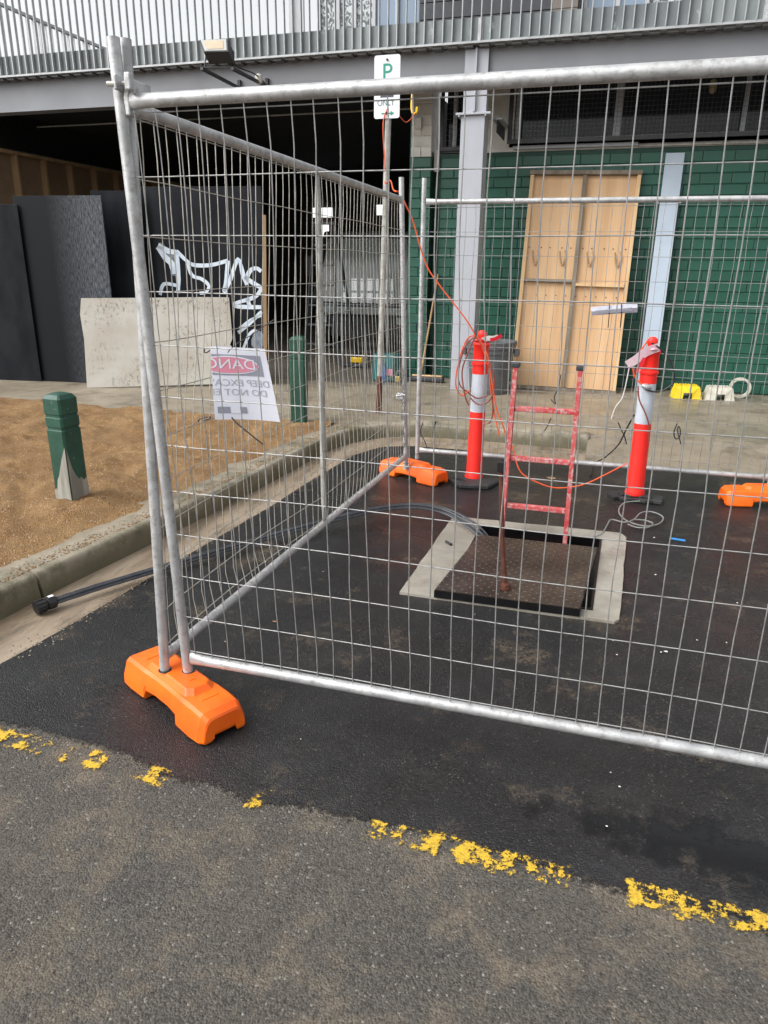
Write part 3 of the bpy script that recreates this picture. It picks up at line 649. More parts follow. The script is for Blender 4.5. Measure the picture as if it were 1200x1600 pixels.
for s in (-1, 1):
    MB().box(-4.4+s*.78-.1, -4.4+s*.78+.1, 12.985, 13.04, .64, .76).build('headlight', 'truck_silver', tr)
    mb = MB(); mb.tube([(-4.4+s*.82-.11, 13.55, .50), (-4.4+s*.82+.11, 13.55, .50)], .37, 20); mb.build('wheel', 'rubber', tr)
    mb = MB(); mb.box(-4.4+s*1.08-.06, -4.4+s*1.08+.06, 13.1, 13.14, 1.45, 1.8); mb.build('mirror', 'black_plastic', tr)
# step ladder
sl = thing('step_ladder', 'tall dark step ladder standing open in the garage', 'ladder', (-4.85, 11.3, .13))
L1 = at(503, 345, 1, 11.3)
for dx, sgn in ((-.28, -1), (.28, 1)):
    MB().bar((L1.x+dx*1.0, 11.15, .13), (L1.x+dx*.55, 11.4, 2.25), .03, .06).build('rail', 'truck_body', sl)
    MB().bar((L1.x+dx*1.2, 12.0, .13), (L1.x+dx*.55, 11.48, 2.25), .03, .04).build('back_leg', 'truck_body', sl)
for k in range(1, 7):
    f_ = k/7; w_ = .28*(1-f_)+.28*.55*f_
    MB().box(L1.x-w_+.016, L1.x+w_-.016, 11.15+.25*f_-.04, 11.15+.25*f_+.04, .13+2.12*f_-.012, .13+2.12*f_+.012).build('step', 'frame_grey', sl)
MB().box(L1.x-.18, L1.x+.18, 11.36, 11.52, 2.255, 2.29).build('top_cap', 'frame_grey', sl)
# hoardings of black form ply
def hoard(pts, label, mat, z0=.135):
    (xa, ya), (xb, yb), zt = pts; d = Vector((xb-xa, yb-ya, 0)); L = d.length; ang = math.atan2(d.y, d.x)
    t = thing('hoarding_sheet', label, 'hoarding', (xa, ya, z0), ang, 'black hoarding sheets')
    MB().box(0, L, 0, .018, 0, zt-z0).build('sheet', mat, t, local=True, bevel=.002)
    MB().box(.02, .07, .019, .064, 0, zt-z0-.05).build('stud', 'weathered_timber', t, local=True)
    return t, L
hoard(((-8.9, 7.70), (-7.22, 7.97), 2.32), 'leftmost black plywood hoarding sheet, cut off by the photo edge', 'black_ply')
hoard(((-7.30, 8.00), (-6.10, 8.13), 2.42), 'black hoarding sheet with pale vertical scuffs beside its right edge', 'black_ply_scuffed')
hoard(((-6.42, 8.36), (-5.80, 8.50), 2.50), 'plain black hoarding sheet behind the leaning fence posts', 'black_ply')
gd, gl = hoard(((-5.98, 8.61), (-4.30, 8.84), 2.56), 'black hoarding sheet with white graffiti strokes', 'black_ply')
def G(px, py):
    n_ = Vector((-math.sin(gd.rotation_euler.z), math.cos(gd.rotation_euler.z), 0)); o_ = gd.location-n_*.003
    d = rt*((px-600)/CAM_F)+up*((800-py)/CAM_F)+fw; p = CP+d*((o_-CP).dot(n_)/d.dot(n_))
    q = p-gd.location; c, s = math.cos(gd.rotation_euler.z), math.sin(gd.rotation_euler.z)
    return Vector((q.x*c+q.y*s, -q.x*s+q.y*c, q.z))
for pts, w_ in (([(247, 383), (262, 392), (276, 394)], .035), ([(276, 394), (279, 430), (278, 458)], .03), ([(276, 392), (290, 406), (303, 414), (330, 414), (356, 407)], .025), ([(356, 407), (353, 440), (350, 455)], .03),
                ([(292, 410), (300, 430), (315, 436), (326, 446), (322, 456), (312, 458)], .025), ([(350, 458), (360, 436), (372, 405), (380, 430), (386, 445)], .03), ([(247, 385), (258, 402), (268, 412), (272, 428)], .045), ([(250, 461), (256, 444), (276, 446)], .025),
                ([(384, 440), (390, 424), (400, 419), (408, 424)], .028), ([(382, 432), (395, 442), (409, 450)], .03), ([(409, 450), (398, 464), (368, 474), (372, 479), (408, 480)], .028), ([(386, 466), (390, 478)], .03),
                ([(372, 520), (385, 510), (409, 487)], .025), ([(374, 513), (392, 500), (409, 492)], .02), ([(400, 515), (390, 522), (380, 545)], .02)):
    P = smooth_path([G(*p) for p in pts], 5); mb = MB(); A = []; B = []
    for i, p in enumerate(P):
        tt = (P[min(i+1, len(P)-1)]-P[max(i-1, 0)]).normalized(); nn = Vector((-tt.z, 0, tt.x))*w_*.9*(1+.25*noise.noise(p*9)); A.append(p+nn); B.append(p-nn)
    rows = [[Vector((q.x, -.0025, q.z)) for q in A], [Vector((q.x, -.0025, q.z)) for q in B]]
    mb.grid(rows, False); mb.build('graffiti_stroke', 'spray_paint', gd, local=True)
for (px, py), rx, rz_ in (((252, 388), .05, .07), ((268, 402), .07, .10), ((272, 424), .05, .06), ((403, 532), .09, .14)):
    q = G(px, py); mb = MB(); mb.add([(q.x+rx*math.cos(k*.5236)*(1+.2*math.sin(k*2.1)), -.0012, q.z+rz_*math.sin(k*.5236)) for k in range(12)], [tuple(range(12))[::-1]]); mb.build('graffiti_overspray', 'spray_haze', gd, local=True)
a = at(411, 335, 1, 8.8); tag(MB().bar((-4.27, 8.83, 2.23), (-4.33, 8.80, .135), .035, .045).build('timber_batten', 'stud_timber', origin=(-4.33, 8.80, .135)), 'brown timber batten standing at the right end of the graffitied hoarding', 'timber')
wb = thing('grimy_board', 'dirty cream sheet leaning on the black hoardings with a chipped right edge', 'board', (-6.30, 7.72, .135), 0)
oa, ob_ = Vector((-6.30, 7.70, .135)), Vector((-4.66, 8.58, .135)); dirn = (ob_-oa); L = dirn.length; wb.rotation_euler = (R(-8), 0, math.atan2(dirn.y, dirn.x)); wb.rotation_euler.x = R(-7)
ed = [(0, 0), (L, .02), (L-.01, .30), (L-.04, .42), (L-.005, .47), (L-.05, .52), (L-.015, .60), (L-.03, 1.115), (L*.8, 1.118), (L*.5, 1.108), (.15, 1.10), (.03, 1.10), (.0, .9), (.02, .6)]
mb = MB(); n = len(ed); mb.add([(p[0], 0, p[1]) for p in ed]+[(p[0], .02, p[1]) for p in ed], [tuple(range(n)), tuple(range(2*n-1, n-1, -1))]+[(i, n+i, n+(i+1) % n, (i+1) % n) for i in range(n)])
mb.build('sheet', 'grimy_board', wb, local=True)

# upstairs facade behind the balcony
uf = thing('upstairs_facade', 'glazed and clad upper storey wall behind the balcony bars', 'wall', (-1, 11.5, 4.27))
def upan(px0, px1, mat, name, y=11.5, fr=True):
    a = at(px0, 20, 1, y).x; b = at(px1, 20, 1, y).x
    MB().box(a+.02, b-.02, y, y+.05, 4.27, 7).build(name, mat, uf)
    if fr: MB().box(a-.03, a+.018, y-.04, y+.03, 4.27, 7).build('frame', 'panel_palegrey', uf)
for p0, p1, mt, nm in ((456, 476, 'panel_palegrey', 'post'), (500, 530, 'tree_reflection_glass', 'window_pane'), (530, 556, 'tree_reflection_glass', 'window_pane'), (556, 586, 'tree_reflection_glass', 'window_pane'), (586, 622, 'blue_glass', 'window_pane'), (622, 657, 'blue_glass', 'window_pane'),
                       (900, 915, 'panel_purple', 'panel'), (915, 965, 'blue_glass', 'window_pane'), (965, 1010, 'blue_glass', 'window_pane'), (1010, 1060, 'tree_reflection_glass', 'window_pane'), (1060, 1120, 'tree_reflection_glass', 'window_pane'), (1120, 1170, 'panel_blue', 'panel'), (1170, 1215, 'panel_purple', 'panel')):
    upan(p0, p1, mt, nm)
a = at(657, 20, 1, 11.3).x; b = at(862, 20, 1, 11.3).x; c = at(902, 20, 1, 11.3).x
for k in range(9):
    MB().box(a, b, 11.27, 11.30, 4.27+k*.2, 4.27+k*.2+.188).build('cladding_board', 'cladding_dark', uf)
    MB().box(b+.005, c, 11.27+.004, 11.30, 4.27+k*.15, 4.27+k*.15+.142).build('cladding_board', 'cladding_brown', uf)
MB().box(a-.02, c+.03, 11.31, 11.48, 4.27, 7).build('backing', 'frame_dark', uf)

# floodlight on two arms
fl = thing('floodlight', 'black floodlight with a cream face on two steel arms under the balcony', 'light', (-4.6, 9.3, 3.7))
xa, xb = -4.78, -4.40; ea = at(315, 107, 0, xa); eb = at(363, 107, 0, xb); za = 3.74
for x, e in ((xa, ea), (xb, eb)):
    a0 = (x, 9.33, za); MB().bar(a0, (x, e.y, e.z), .035, .03).build('arm', 'frame_dark', fl)
    MB().box(x-.02, x+.02, 9.31, 9.345, za-.10, za+.09).build('wall_plate', 'cyclone_black', fl)
MB().bar((xa, ea.y+.03, ea.z+.02), (xb, eb.y+.03, eb.z+.02), .014, .014).build('cross_bar', 'cyclone_black', fl)
hy = (ea.y+eb.y)/2
tl, tr_, bl_, br_ = at(311, 62, 1, hy), at(356, 60, 1, hy), at(318, 81, 1, hy-.10), at(357, 80, 1, hy-.10)
bk = Vector((.01, .10, -.10))
mb = MB(); C8 = [tl, tr_, br_, bl_]; mb.add(C8+[p+bk for p in C8], [(3, 2, 1, 0), (4, 5, 6, 7), (0, 1, 5, 4), (1, 2, 6, 5), (2, 3, 7, 6), (3, 0, 4, 7)])
hs_ = mb.build('housing', 'cyclone_black', fl, bevel=.006)
nn = (tr_-tl).cross(bl_-tl).normalized()*-1
if nn.y > 0: nn = -nn
def fq(k, e):
    c = (tl+tr_+br_+bl_)/4; return [c+(p-c)*k+nn*e for p in C8]
MB().add(fq(.88, .004), [(3, 2, 1, 0)]).build('rim', 'lamp_rim', hs_); MB().add(fq(.66, .008), [(3, 2, 1, 0)]).build('face', 'lamp_face', hs_)
MB().tube([(tl+bk)*.8+(bl_+bk)*.2, (xa+.01, ea.y+.05, ea.z+.02)], .007, 6).build('yoke', 'cyclone_black', fl)
MB().tube([(tr_+bk)*.8+(br_+bk)*.2, (xb-.01, eb.y+.05, eb.z+.02)], .007, 6).build('yoke', 'cyclone_black', fl)
MB().tube(smooth_path([tr_+bk, (xb, eb.y+.1, eb.z+.05), (xb+.01, 9.0, za+.06), (xb+.01, 9.3, za-.02), (xb-.01, 9.33, za-.25)]), .008, 6).build('cable', 'black_plastic', fl)
MB().lathe([(.02, 0), (.045, .02), (.045, .09), (.02, .11)], (xb, 9.10, za-.02), 10).build('junction_box', 'white_paint', fl)

# ------------------------------------------------------------------ leaning door panel, plank and things by the wall
dp = thing('door_panel', 'large wooden formwork panel leaning on the green wall with rope loops', 'panel', (-1.17, 9.66, .135), R(2))
dp.rotation_euler = (R(-10.2), R(.9), R(2.5)); dp.location = (-1.20, 9.70, .135)
W_, H_ = 1.34, 2.72
MB().box(.03, W_/2-.012, .04, .058, .05, H_-.04).build('ply_sheet', 'ply', dp, local=True); MB().box(W_/2+.012, W_-.03, .04, .058, .05, H_-.04).build('ply_sheet', 'ply', dp, local=True)
for x0, x1, m_ in ((0, .045, 'pine'), (W_-.045, W_, 'pine'), (W_/2-.022, W_/2+.022, 'weathered_timber')):
    MB().box(x0, x1, -.02, .075 if m_ == 'pine' else .039, .045, H_-.05).build('stile', m_, dp, local=True, bevel=.002)
MB().box(-.01, W_+.01, -.035, .08, H_-.048, H_).build('top_rail', 'weathered_timber', dp, local=True, bevel=.003)
MB().box(-.01, W_+.01, -.03, .08, 0, .042).build('bottom_rail', 'weathered_timber', dp, local=True, bevel=.003)
MB().box(.047, W_/2-.024, -.02, .039, 1.37, 1.405).build('middle_rail', 'weathered_timber', dp, local=True, bevel=.002)
MB().box(W_/2+.024, W_-.047, -.02, .039, 1.33, 1.365).build('middle_rail', 'pine', dp, local=True, bevel=.002)
for x in (.16, .50, .84, 1.18):
    MB().tube(smooth_path([(x-.045, .036, 1.76), (x-.03, .022, 1.66), (x, .02, 1.585), (x+.02, .02, 1.62), (x+.035, .022, 1.70), (x+.02, .036, 1.77)], 4), .0095, 6).build('rope_loop', 'stud_timber', dp, local=True)
mb = MB()
for k in range(10): mb.tube([(.09+k*.125, .041, 1.21), (.09+k*.125, .034, 1.21)], .008, 6)
for k in range(10): mb.tube([(.07+k*.13+.02*(k % 2), .041, 1.80), (.07+k*.13+.02*(k % 2), .034, 1.80)], .009, 6)
mb.build('screw_heads', 'rust', dp, local=True)['kind'] = 'stuff'
pl = thing('blue_grey_plank', 'tall pale blue grey plank leaning on the green wall behind a red bollard', 'plank', (.40, 10.02, .135)); pl.rotation_euler = (R(-5), R(.3), 0)
MB().box(0, .215, 0, .035, 0, 2.86).build('plank', 'plank_paint', pl, local=True, bevel=.003)
mb = MB()
for x in (-.03, .222):
    mb.box(x, x+.022, -.002, .002, 2.29, 2.33)
mb.build('clip', 'galvanised', pl, local=True); MB().box(-.005, .22, -.003, -.001, 2.300, 2.304).build('strap', 'galvanised', pl, local=True)
mb = MB()
for k in range(14): mb.box(.055+.012*(k % 3), .070+.012*(k % 2), -.0015, -.0005, 1.55+k*.022, 1.56+k*.022)
mb.build('stencil_marks', 'galvanised_dull', pl, local=True)
bn = thing('rubbish_bin', 'round grey plastic bin standing between the column and the wooden panel', 'bin', (-1.42, 9.27, .13))
prof_b = [(.235, 0), (.24, .02), (.285, .50), (.30, .505), (.30, .55), (.315, .56), (.325, .64), (.315, .65), (.30, .645), (.285, .60), (.23, .05), (.0, .045)]
MB().lathe(prof_b, (-1.42, 9.27, .13), 32).build('tub', 'bin_grey', bn)
for s in (-1, 1): MB().box(-1.42+s*.33-.03, -1.42+s*.33+.03, 9.20, 9.34, .60, .68).build('handle', 'bin_grey', bn, bevel=.012)
def crate(label, mat, loc, rz):
    t = thing('plastic_step', label, 'step block', loc, rz, 'plastic step blocks')
    mb = MB(); P = [(-.17, -.13, 0), (.17, -.13, 0), (.17, .13, 0), (-.17, .13, 0), (-.135, -.105, .15), (.135, -.105, .15), (.135, .105, .15), (-.135, .105, .15)]
    # shell with an arch cut through front and back
    q = []
    for sy, y0, y1 in ((1, -.13, -.105), (-1, .13, .105)):
        V = [(-.17, y0, 0), (-.055, y0, 0), (-.05, y0*.985, .075), (.05, y0*.985, .075), (.055, y0, 0), (.17, y0, 0), (.135, y1, .15), (-.135, y1, .15)]
        V2 = [(x, y+.018*sy, z) for x, y, z in V]; n_ = 8
        mb.add(V+V2, [tuple(range(8)), tuple(range(15, 7, -1))]+[(i, 8+i, 8+(i+1) % 8, (i+1) % 8) for i in range(8)])
    for s in (-1, 1): mb.add([(s*.17, -.13, 0), (s*.17, .13, 0), (s*.135, .105, .15), (s*.135, -.105, .15), (s*.155, -.112, 0), (s*.155, .112, 0), (s*.12, .09, .15), (s*.12, -.09, .15)], [(0, 1, 2, 3), (7, 6, 5, 4), (0, 4, 5, 1), (0, 3, 7, 4), (1, 5, 6, 2)])
    mb.build('shell', mat, t, local=True)
    MB().box(-.135, .135, -.105, .105, .142, .152).build('top', mat, t, local=True, bevel=.006)
    mb = MB()
    for k in range(7): mb.box(-.11+k*.034, -.11+k*.034+.012, -.085, .085, .1525, .160)
    mb.build('tread_ribs', mat, t, local=True); return t
crate('bright yellow plastic step block on the wet concrete by the green wall', 'crate_yellow', (.98, 9.78, .131), R(6))
crate('dirty white plastic step block beside the yellow one', 'crate_white', (1.36, 9.80, .131), R(4))
mb = MB(); rr = []
for k in range(33):
    a = 2*math.pi*k/32; rr.append([(1.62+r_*math.cos(a), y, .131+.125+r_*math.sin(a)) for r_, y in ((.125, 9.95), (.125, 10.02), (.098, 10.02), (.098, 9.95), (.125, 9.95))])
mb.grid(rr, False); tag(mb.build('tape_roll', 'crate_white', origin=(1.62, 9.98, .131)), 'pale ring of tape standing on edge behind the white step block', 'tape roll')
brm = thing('broom', 'broom with a dark head resting against the green wall beside the pier', 'broom', (-2.32, 9.85, .13))
MB().box(-2.60, -2.13, 9.78, 9.88, .135, .205).build('head', 'frame_dark', brm, bevel=.02); MB().box(-2.58, -2.15, 9.79, 9.87, .206, .225).build('back', 'pine', brm, bevel=.01)
MB().tube([(-2.46, 9.83, .22), (-2.36, 10.26, 1.55)], .014, 8).build('handle', 'stud_timber', brm)
tb = thing('teal_tub', 'teal plastic tub holding a blue bottle by the dark garage opening', 'tub', (-2.92, 9.75, .13))
MB().box(-3.10, -2.78, 9.62, 9.88, .135, .50).build('tub', 'teal_plastic', tb, bevel=.02)
MB().box(-2.98, -2.80, 9.61, 9.617, .22, .31).build('print_patch', 'pink_print', tb)
MB().lathe([(.035, 0), (.04, .02), (.04, .2), (.015, .24), (.015, .27)], (-2.93, 9.57, .135), 12).build('blue_bottle', 'blue_plastic', tb)
tag(bpy.data.objects[bpy.data.objects.find('blue_bottle')], None)
tk = thing('power_tool', 'small dark power tool with a yellow body on the garage floor', 'tool', (-3.75, 10.9, .13))
MB().box(-3.86, -3.66, 10.85, 10.97, .20, .29).build('body', 'hook_yellow', tk, bevel=.02); MB().box(-4.0, -3.6, 10.8, 11.0, .135, .19).build('base', 'frame_dark', tk, bevel=.015)
MB().bar((-3.85, 10.9, .29), (-3.7, 10.9, .36), .03, .03).build('handle', 'black_plastic', tk)

# parking sign on its pole
ps = thing('parking_sign', 'white parking sign with a green P and arrow on a galvanised pole', 'sign', (-2.33, 7.47, .13))
PT = Vector((-2.25, 7.47, 3.46)); PB_ = Vector((-2.33, 7.47, .13))
MB().tube([PB_, PT], .030, 14).build('pole', 'galvanised_dull', ps)
MB().tube([PB_-Vector((0, 0, .0)), PB_.lerp(PT, .12)], .0315, 14).build('pole_base', 'rust', ps)
def rrect(x0, x1, z0, z1, r_, y0, y1):
    pts = []
    for cx, cz, a0 in ((x1-r_, z1-r_, 0), (x0+r_, z1-r_, 90), (x0+r_, z0+r_, 180), (x1-r_, z0+r_, 270)):
        for k in range(5): a = R(a0+k*22.5); pts.append((cx+r_*math.cos(a), cz+r_*math.sin(a)))
    n_ = len(pts); mb = MB()
    mb.add([(x, y0, z) for x, z in pts]+[(x, y1, z) for x, z in pts], [tuple(range(n_)), tuple(range(2*n_-1, n_-1, -1))]+[(i, n_+i, n_+(i+1) % n_, (i+1) % n_) for i in range(n_)]); return mb
SY = 7.43; sc = Vector((-2.265, SY, 3.25))
rrect(sc.x-.127, sc.x+.127, 2.985, 3.515, .022, SY, SY+.003).build('sign_plate', 'sign_white', ps)
L0 = -ps.location
lettering('P', .205, 'sign_green', ps, Vector((sc.x+.0, SY-.002, 3.305))+L0, 1.0, 1.0)
MB().box(sc.x-.065, sc.x+.065, SY-.0025, SY-.0005, 3.165, 3.235).build('dark_panel', 'sign_dark', ps)
lettering('ONLY', .075, 'sign_grey_green', ps, Vector((sc.x-.01, SY-.002, 3.095))+L0, .85, 1)
mb = MB(); mb.box(sc.x-.05, sc.x+.045, SY-.003, SY-.001, 3.022, 3.034); mb.add([(sc.x+.04, SY-.002, 3.008), (sc.x+.04, SY-.002, 3.048), (sc.x+.075, SY-.002, 3.028)], [(0, 2, 1)]); mb.build('arrow', 'sign_green', ps)
for z in (3.475, 3.03): MB().tube([(sc.x, SY-.012, z), (sc.x, SY-.001, z)], .010, 8).build('bolt', 'rust', ps)
# yellow hook with the orange lead under the beam
yh = tag(MB().tube(smooth_path([(-2.52, 9.28, 3.56), (-2.52, 9.27, 3.42), (-2.50, 9.26, 3.36), (-2.46, 9.26, 3.36), (-2.45, 9.26, 3.42)], 5), .014, 6).build('lead_hook', 'hook_yellow', origin=(-2.5, 9.27, 3.4)), 'yellow plastic hook holding the orange lead by the white pier top', 'hook')

# timber bollards in the granite strip
def green_bollard(label, loc, rz, lean, hgt, bare):
    t = thing('timber_bollard', label, 'bollard', loc, rz, 'green timber bollards'); t.rotation_euler = (lean[0], lean[1], rz)
    a = .076; c = .012
    def ring(s, z): return [(x*s, y*s, z) for x, y in ((-a+c, -a), (a-c, -a), (a, -a+c), (a, a-c), (a-c, a), (-a+c, a), (-a, a-c), (-a, -a+c))]
    z0 = .0 if bare else 0
    lv = [(1.0, -.06), (1.0, hgt-.235), (.93, hgt-.23), (.93, hgt-.215), (1.0, hgt-.21), (1.0, hgt-.155), (.93, hgt-.15), (.93, hgt-.135), (1.0, hgt-.13), (1.0, hgt-.035), (.75, hgt-.010), (.35, hgt)]
    mb = MB(); P = [ring(s, z)+[ring(s, z)[0]] for s, z in lv]; mb.grid(P, False); mb.add(ring(.35, hgt), [tuple(range(8))])
    mb.build('post', 'green_post_paint', t, local=True)
    if bare:   # paint worn away at the foot: jagged patches on the two near faces
        for side in (0, 1):
            pts = [(-.07, .0), (-.07, .10), (-.055, .13), (-.045, .11), (-.03, .19), (-.01, .22), (.012, .29), (.035, .35), (.062, .41), (.0715, .43), (.0715, .0)]
            pts2 = [(-.0715, 0), (-.0715, .42), (-.06, .36), (-.04, .27), (-.02, .22), (-.0, .19), (.02, .20), (.04, .17), (.055, .19), (.07, .15), (.07, 0)]
            mb = MB()
            if side == 0: V = [(x, -a-.0012, z*.93) for x, z in pts]
            else: V = [(a+.0012, x, z*.93) for x, z in pts2]
            n_ = len(V); mb.add(V, [tuple(range(n_))[::-1] if side == 0 else tuple(range(n_))]); mb.build('bare_patch', 'bare_timber', t, local=True)
    return t
green_bollard('green timber bollard with bare grey wood at its foot, nearest the camera', (-3.29, 3.77, .135), R(-8), (R(0), R(-.5)), .735, True)
green_bollard('green timber bollard standing farther off behind the fence mesh', (-2.94, 6.72, .13), R(10), (0, R(.5)), .86, False)

# ------------------------------------------------------------------ manhole: surround, pit, cover
AP = [(-.925, 3.36), (.165, 3.365), (.19, 3.40), (.235, 4.62), (.20, 4.69), (-.895, 4.66), (-.91, 4.63)]
mh = thing('manhole', 'square concrete surround with an open pit set in new asphalt', 'manhole', (-.33, 4.0, 0))
sheet([wobble(AP, .006, .04), HOLE], .018, .017).build('surround', 'apron_concrete', mh)
mb = MB()
hb = [(x, y) for x, y in HOLE]; V = [(x, y, .017) for x, y in hb]+[(x, y, -1.3) for x, y in hb]
mb.add(V, [(0, 1, 5, 4), (1, 2, 6, 5), (2, 3, 7, 6), (3, 0, 4, 7), (4, 5, 6, 7)]); mb.build('pit', 'pit_concrete', mh)
mb = MB(); t_ = .012
for i in range(4):
    a = Vector((*HOLE[i], 0)); b = Vector((*HOLE[(i+1) % 4], 0)); cen = Vector((-.32, 4.0, 0)); a2 = a+(cen-a).normalized()*.022; b2 = b+(cen-b).normalized()*.022
    mb.add([(a.x, a.y, .022), (b.x, b.y, .022), (b2.x, b2.y, .022), (a2.x, a2.y, .022), (a.x, a.y, -.06), (b.x, b.y, -.06), (b2.x, b2.y, -.06), (a2.x, a2.y, -.06)], [(0, 1, 2, 3), (3, 2, 6, 7), (4, 7, 6, 5)])
mb.build('frame_angle', 'cover_edge', mh)
CV = [Vector((-.735, 3.35, 0)), Vector((.0, 3.36, 0)), Vector((.062, 4.25, 0)), Vector((-.655, 4.235, 0))]
mc = thing('manhole_cover', 'rusty brown checker plate cover pulled forward over the open pit', 'cover', (-.34, 3.8, .02))
mb = MB(); mb.add([(p.x, p.y, .020) for p in CV]+[(p.x, p.y, .060) for p in CV], [(3, 2, 1, 0), (4, 5, 6, 7)]+[(i, (i+1) % 4, 4+(i+1) % 4, 4+i) for i in range(4)]); mb.build('edge_frame', 'cover_edge', mc)
mb = MB(); ci = [p.lerp(Vector((-.34, 3.8, 0)), .006) for p in CV]; mb.add([(p.x, p.y, .0605) for p in ci]+[(p.x, p.y, .0635) for p in ci], [(3, 2, 1, 0), (4, 5, 6, 7)]+[(i, (i+1) % 4, 4+(i+1) % 4, 4+i) for i in range(4)]); mb.build('plate', 'cover_steel', mc)
mb = MB(); nu, nv = 24, 26
for i in range(nu):
    for j in range(nv):
        u, v = (i+.5)/nu, (j+.5)/nv
        p = (CV[0]*(1-u)+CV[1]*u)*(1-v)+(CV[3]*(1-u)+CV[2]*u)*v
        a = R(8) if (i+j) % 2 else R(92); d = Vector((math.cos(a), math.sin(a), 0))*.0145; e = Vector((-d.y, d.x, 0))*.34
        z = .0630; mb.add([(p.x-d.x, p.y-d.y, z), (p.x+e.x, p.y+e.y, z), (p.x+d.x, p.y+d.y, z), (p.x-e.x, p.y-e.y, z), (p.x, p.y, z+.0040)], [(0, 3, 4), (3, 2, 4), (2, 1, 4), (1, 0, 4)])
tag(mb.build('tread_studs', 'cover_steel', mc), kind='stuff')
# lifting bar standing on the cover
lv = thing('lifting_bar', 'upright rusty steel lifting bar with a black cap standing on the manhole cover', 'tool', (-.385, 3.47, .064))
lt = at(783, 735, 1, 3.50); lf = Vector((-.385, 3.47, .066))
MB().tube(smooth_path([lf+Vector((0, 0, .015)), lf.lerp(lt, .45)+Vector((-.006, 0, 0)), lt], 5), .0125, 8).build('shaft', 'rust', lv)
MB().bar(lt-Vector((0, 0, .005)), lt+Vector((0, 0, .048)), .038, .038).build('cap', 'black_plastic', lv, bevel=.003)
MB().lathe([(.026, 0), (.028, .01), (.024, .03), (.013, .036)], (lf.x, lf.y, .0665), 8).build('foot', 'rust', lv)
# red ladder standing in the pit
ld = thing('red_ladder', 'paint worn red ladder standing in the open pit', 'ladder', (-.33, 4.43, 0))
LL0, LL1 = Vector((-.545, 4.40, -1.1)), Vector((-.515, 4.44, 1.085)); RR0, RR1 = Vector((-.135, 4.40, -1.1)), Vector((-.155, 4.44, 1.085))
def chan(a, b, s, mat):
    mb = MB(); mb.bar(a, b, .010, .062, (0, 1, 0)); off = Vector((.009*s, 0, 0))
    for yy in (-.029, .029): mb.bar(a+Vector((.010*s, yy, 0)), b+Vector((.010*s, yy, 0)), .022, .005, (0, 1, 0))
    return mb.build('rail', mat, ld, bevel=.001)
chan(LL0, LL1, -1, 'ladder_red'); chan(RR0, RR1, 1, 'ladder_red')
for k in range(7):
    z = .835-.31*k; f_ = (z+1.1)/2.185; a = LL0.lerp(LL1, f_)+Vector((.0055, 0, 0)); b = RR0.lerp(RR1, f_)-Vector((.0055, 0, 0)); MB().bar(a, b, .036, .030).build('rung', 'ladder_red', ld, bevel=.004)
for p, s in ((LL1, -1), (RR1, 1)): MB().box(p.x-.024+.008*s, p.x+.024+.008*s, p.y-.036, p.y+.036, 1.082, 1.11).build('end_cap', 'frame_dark', ld, bevel=.006)

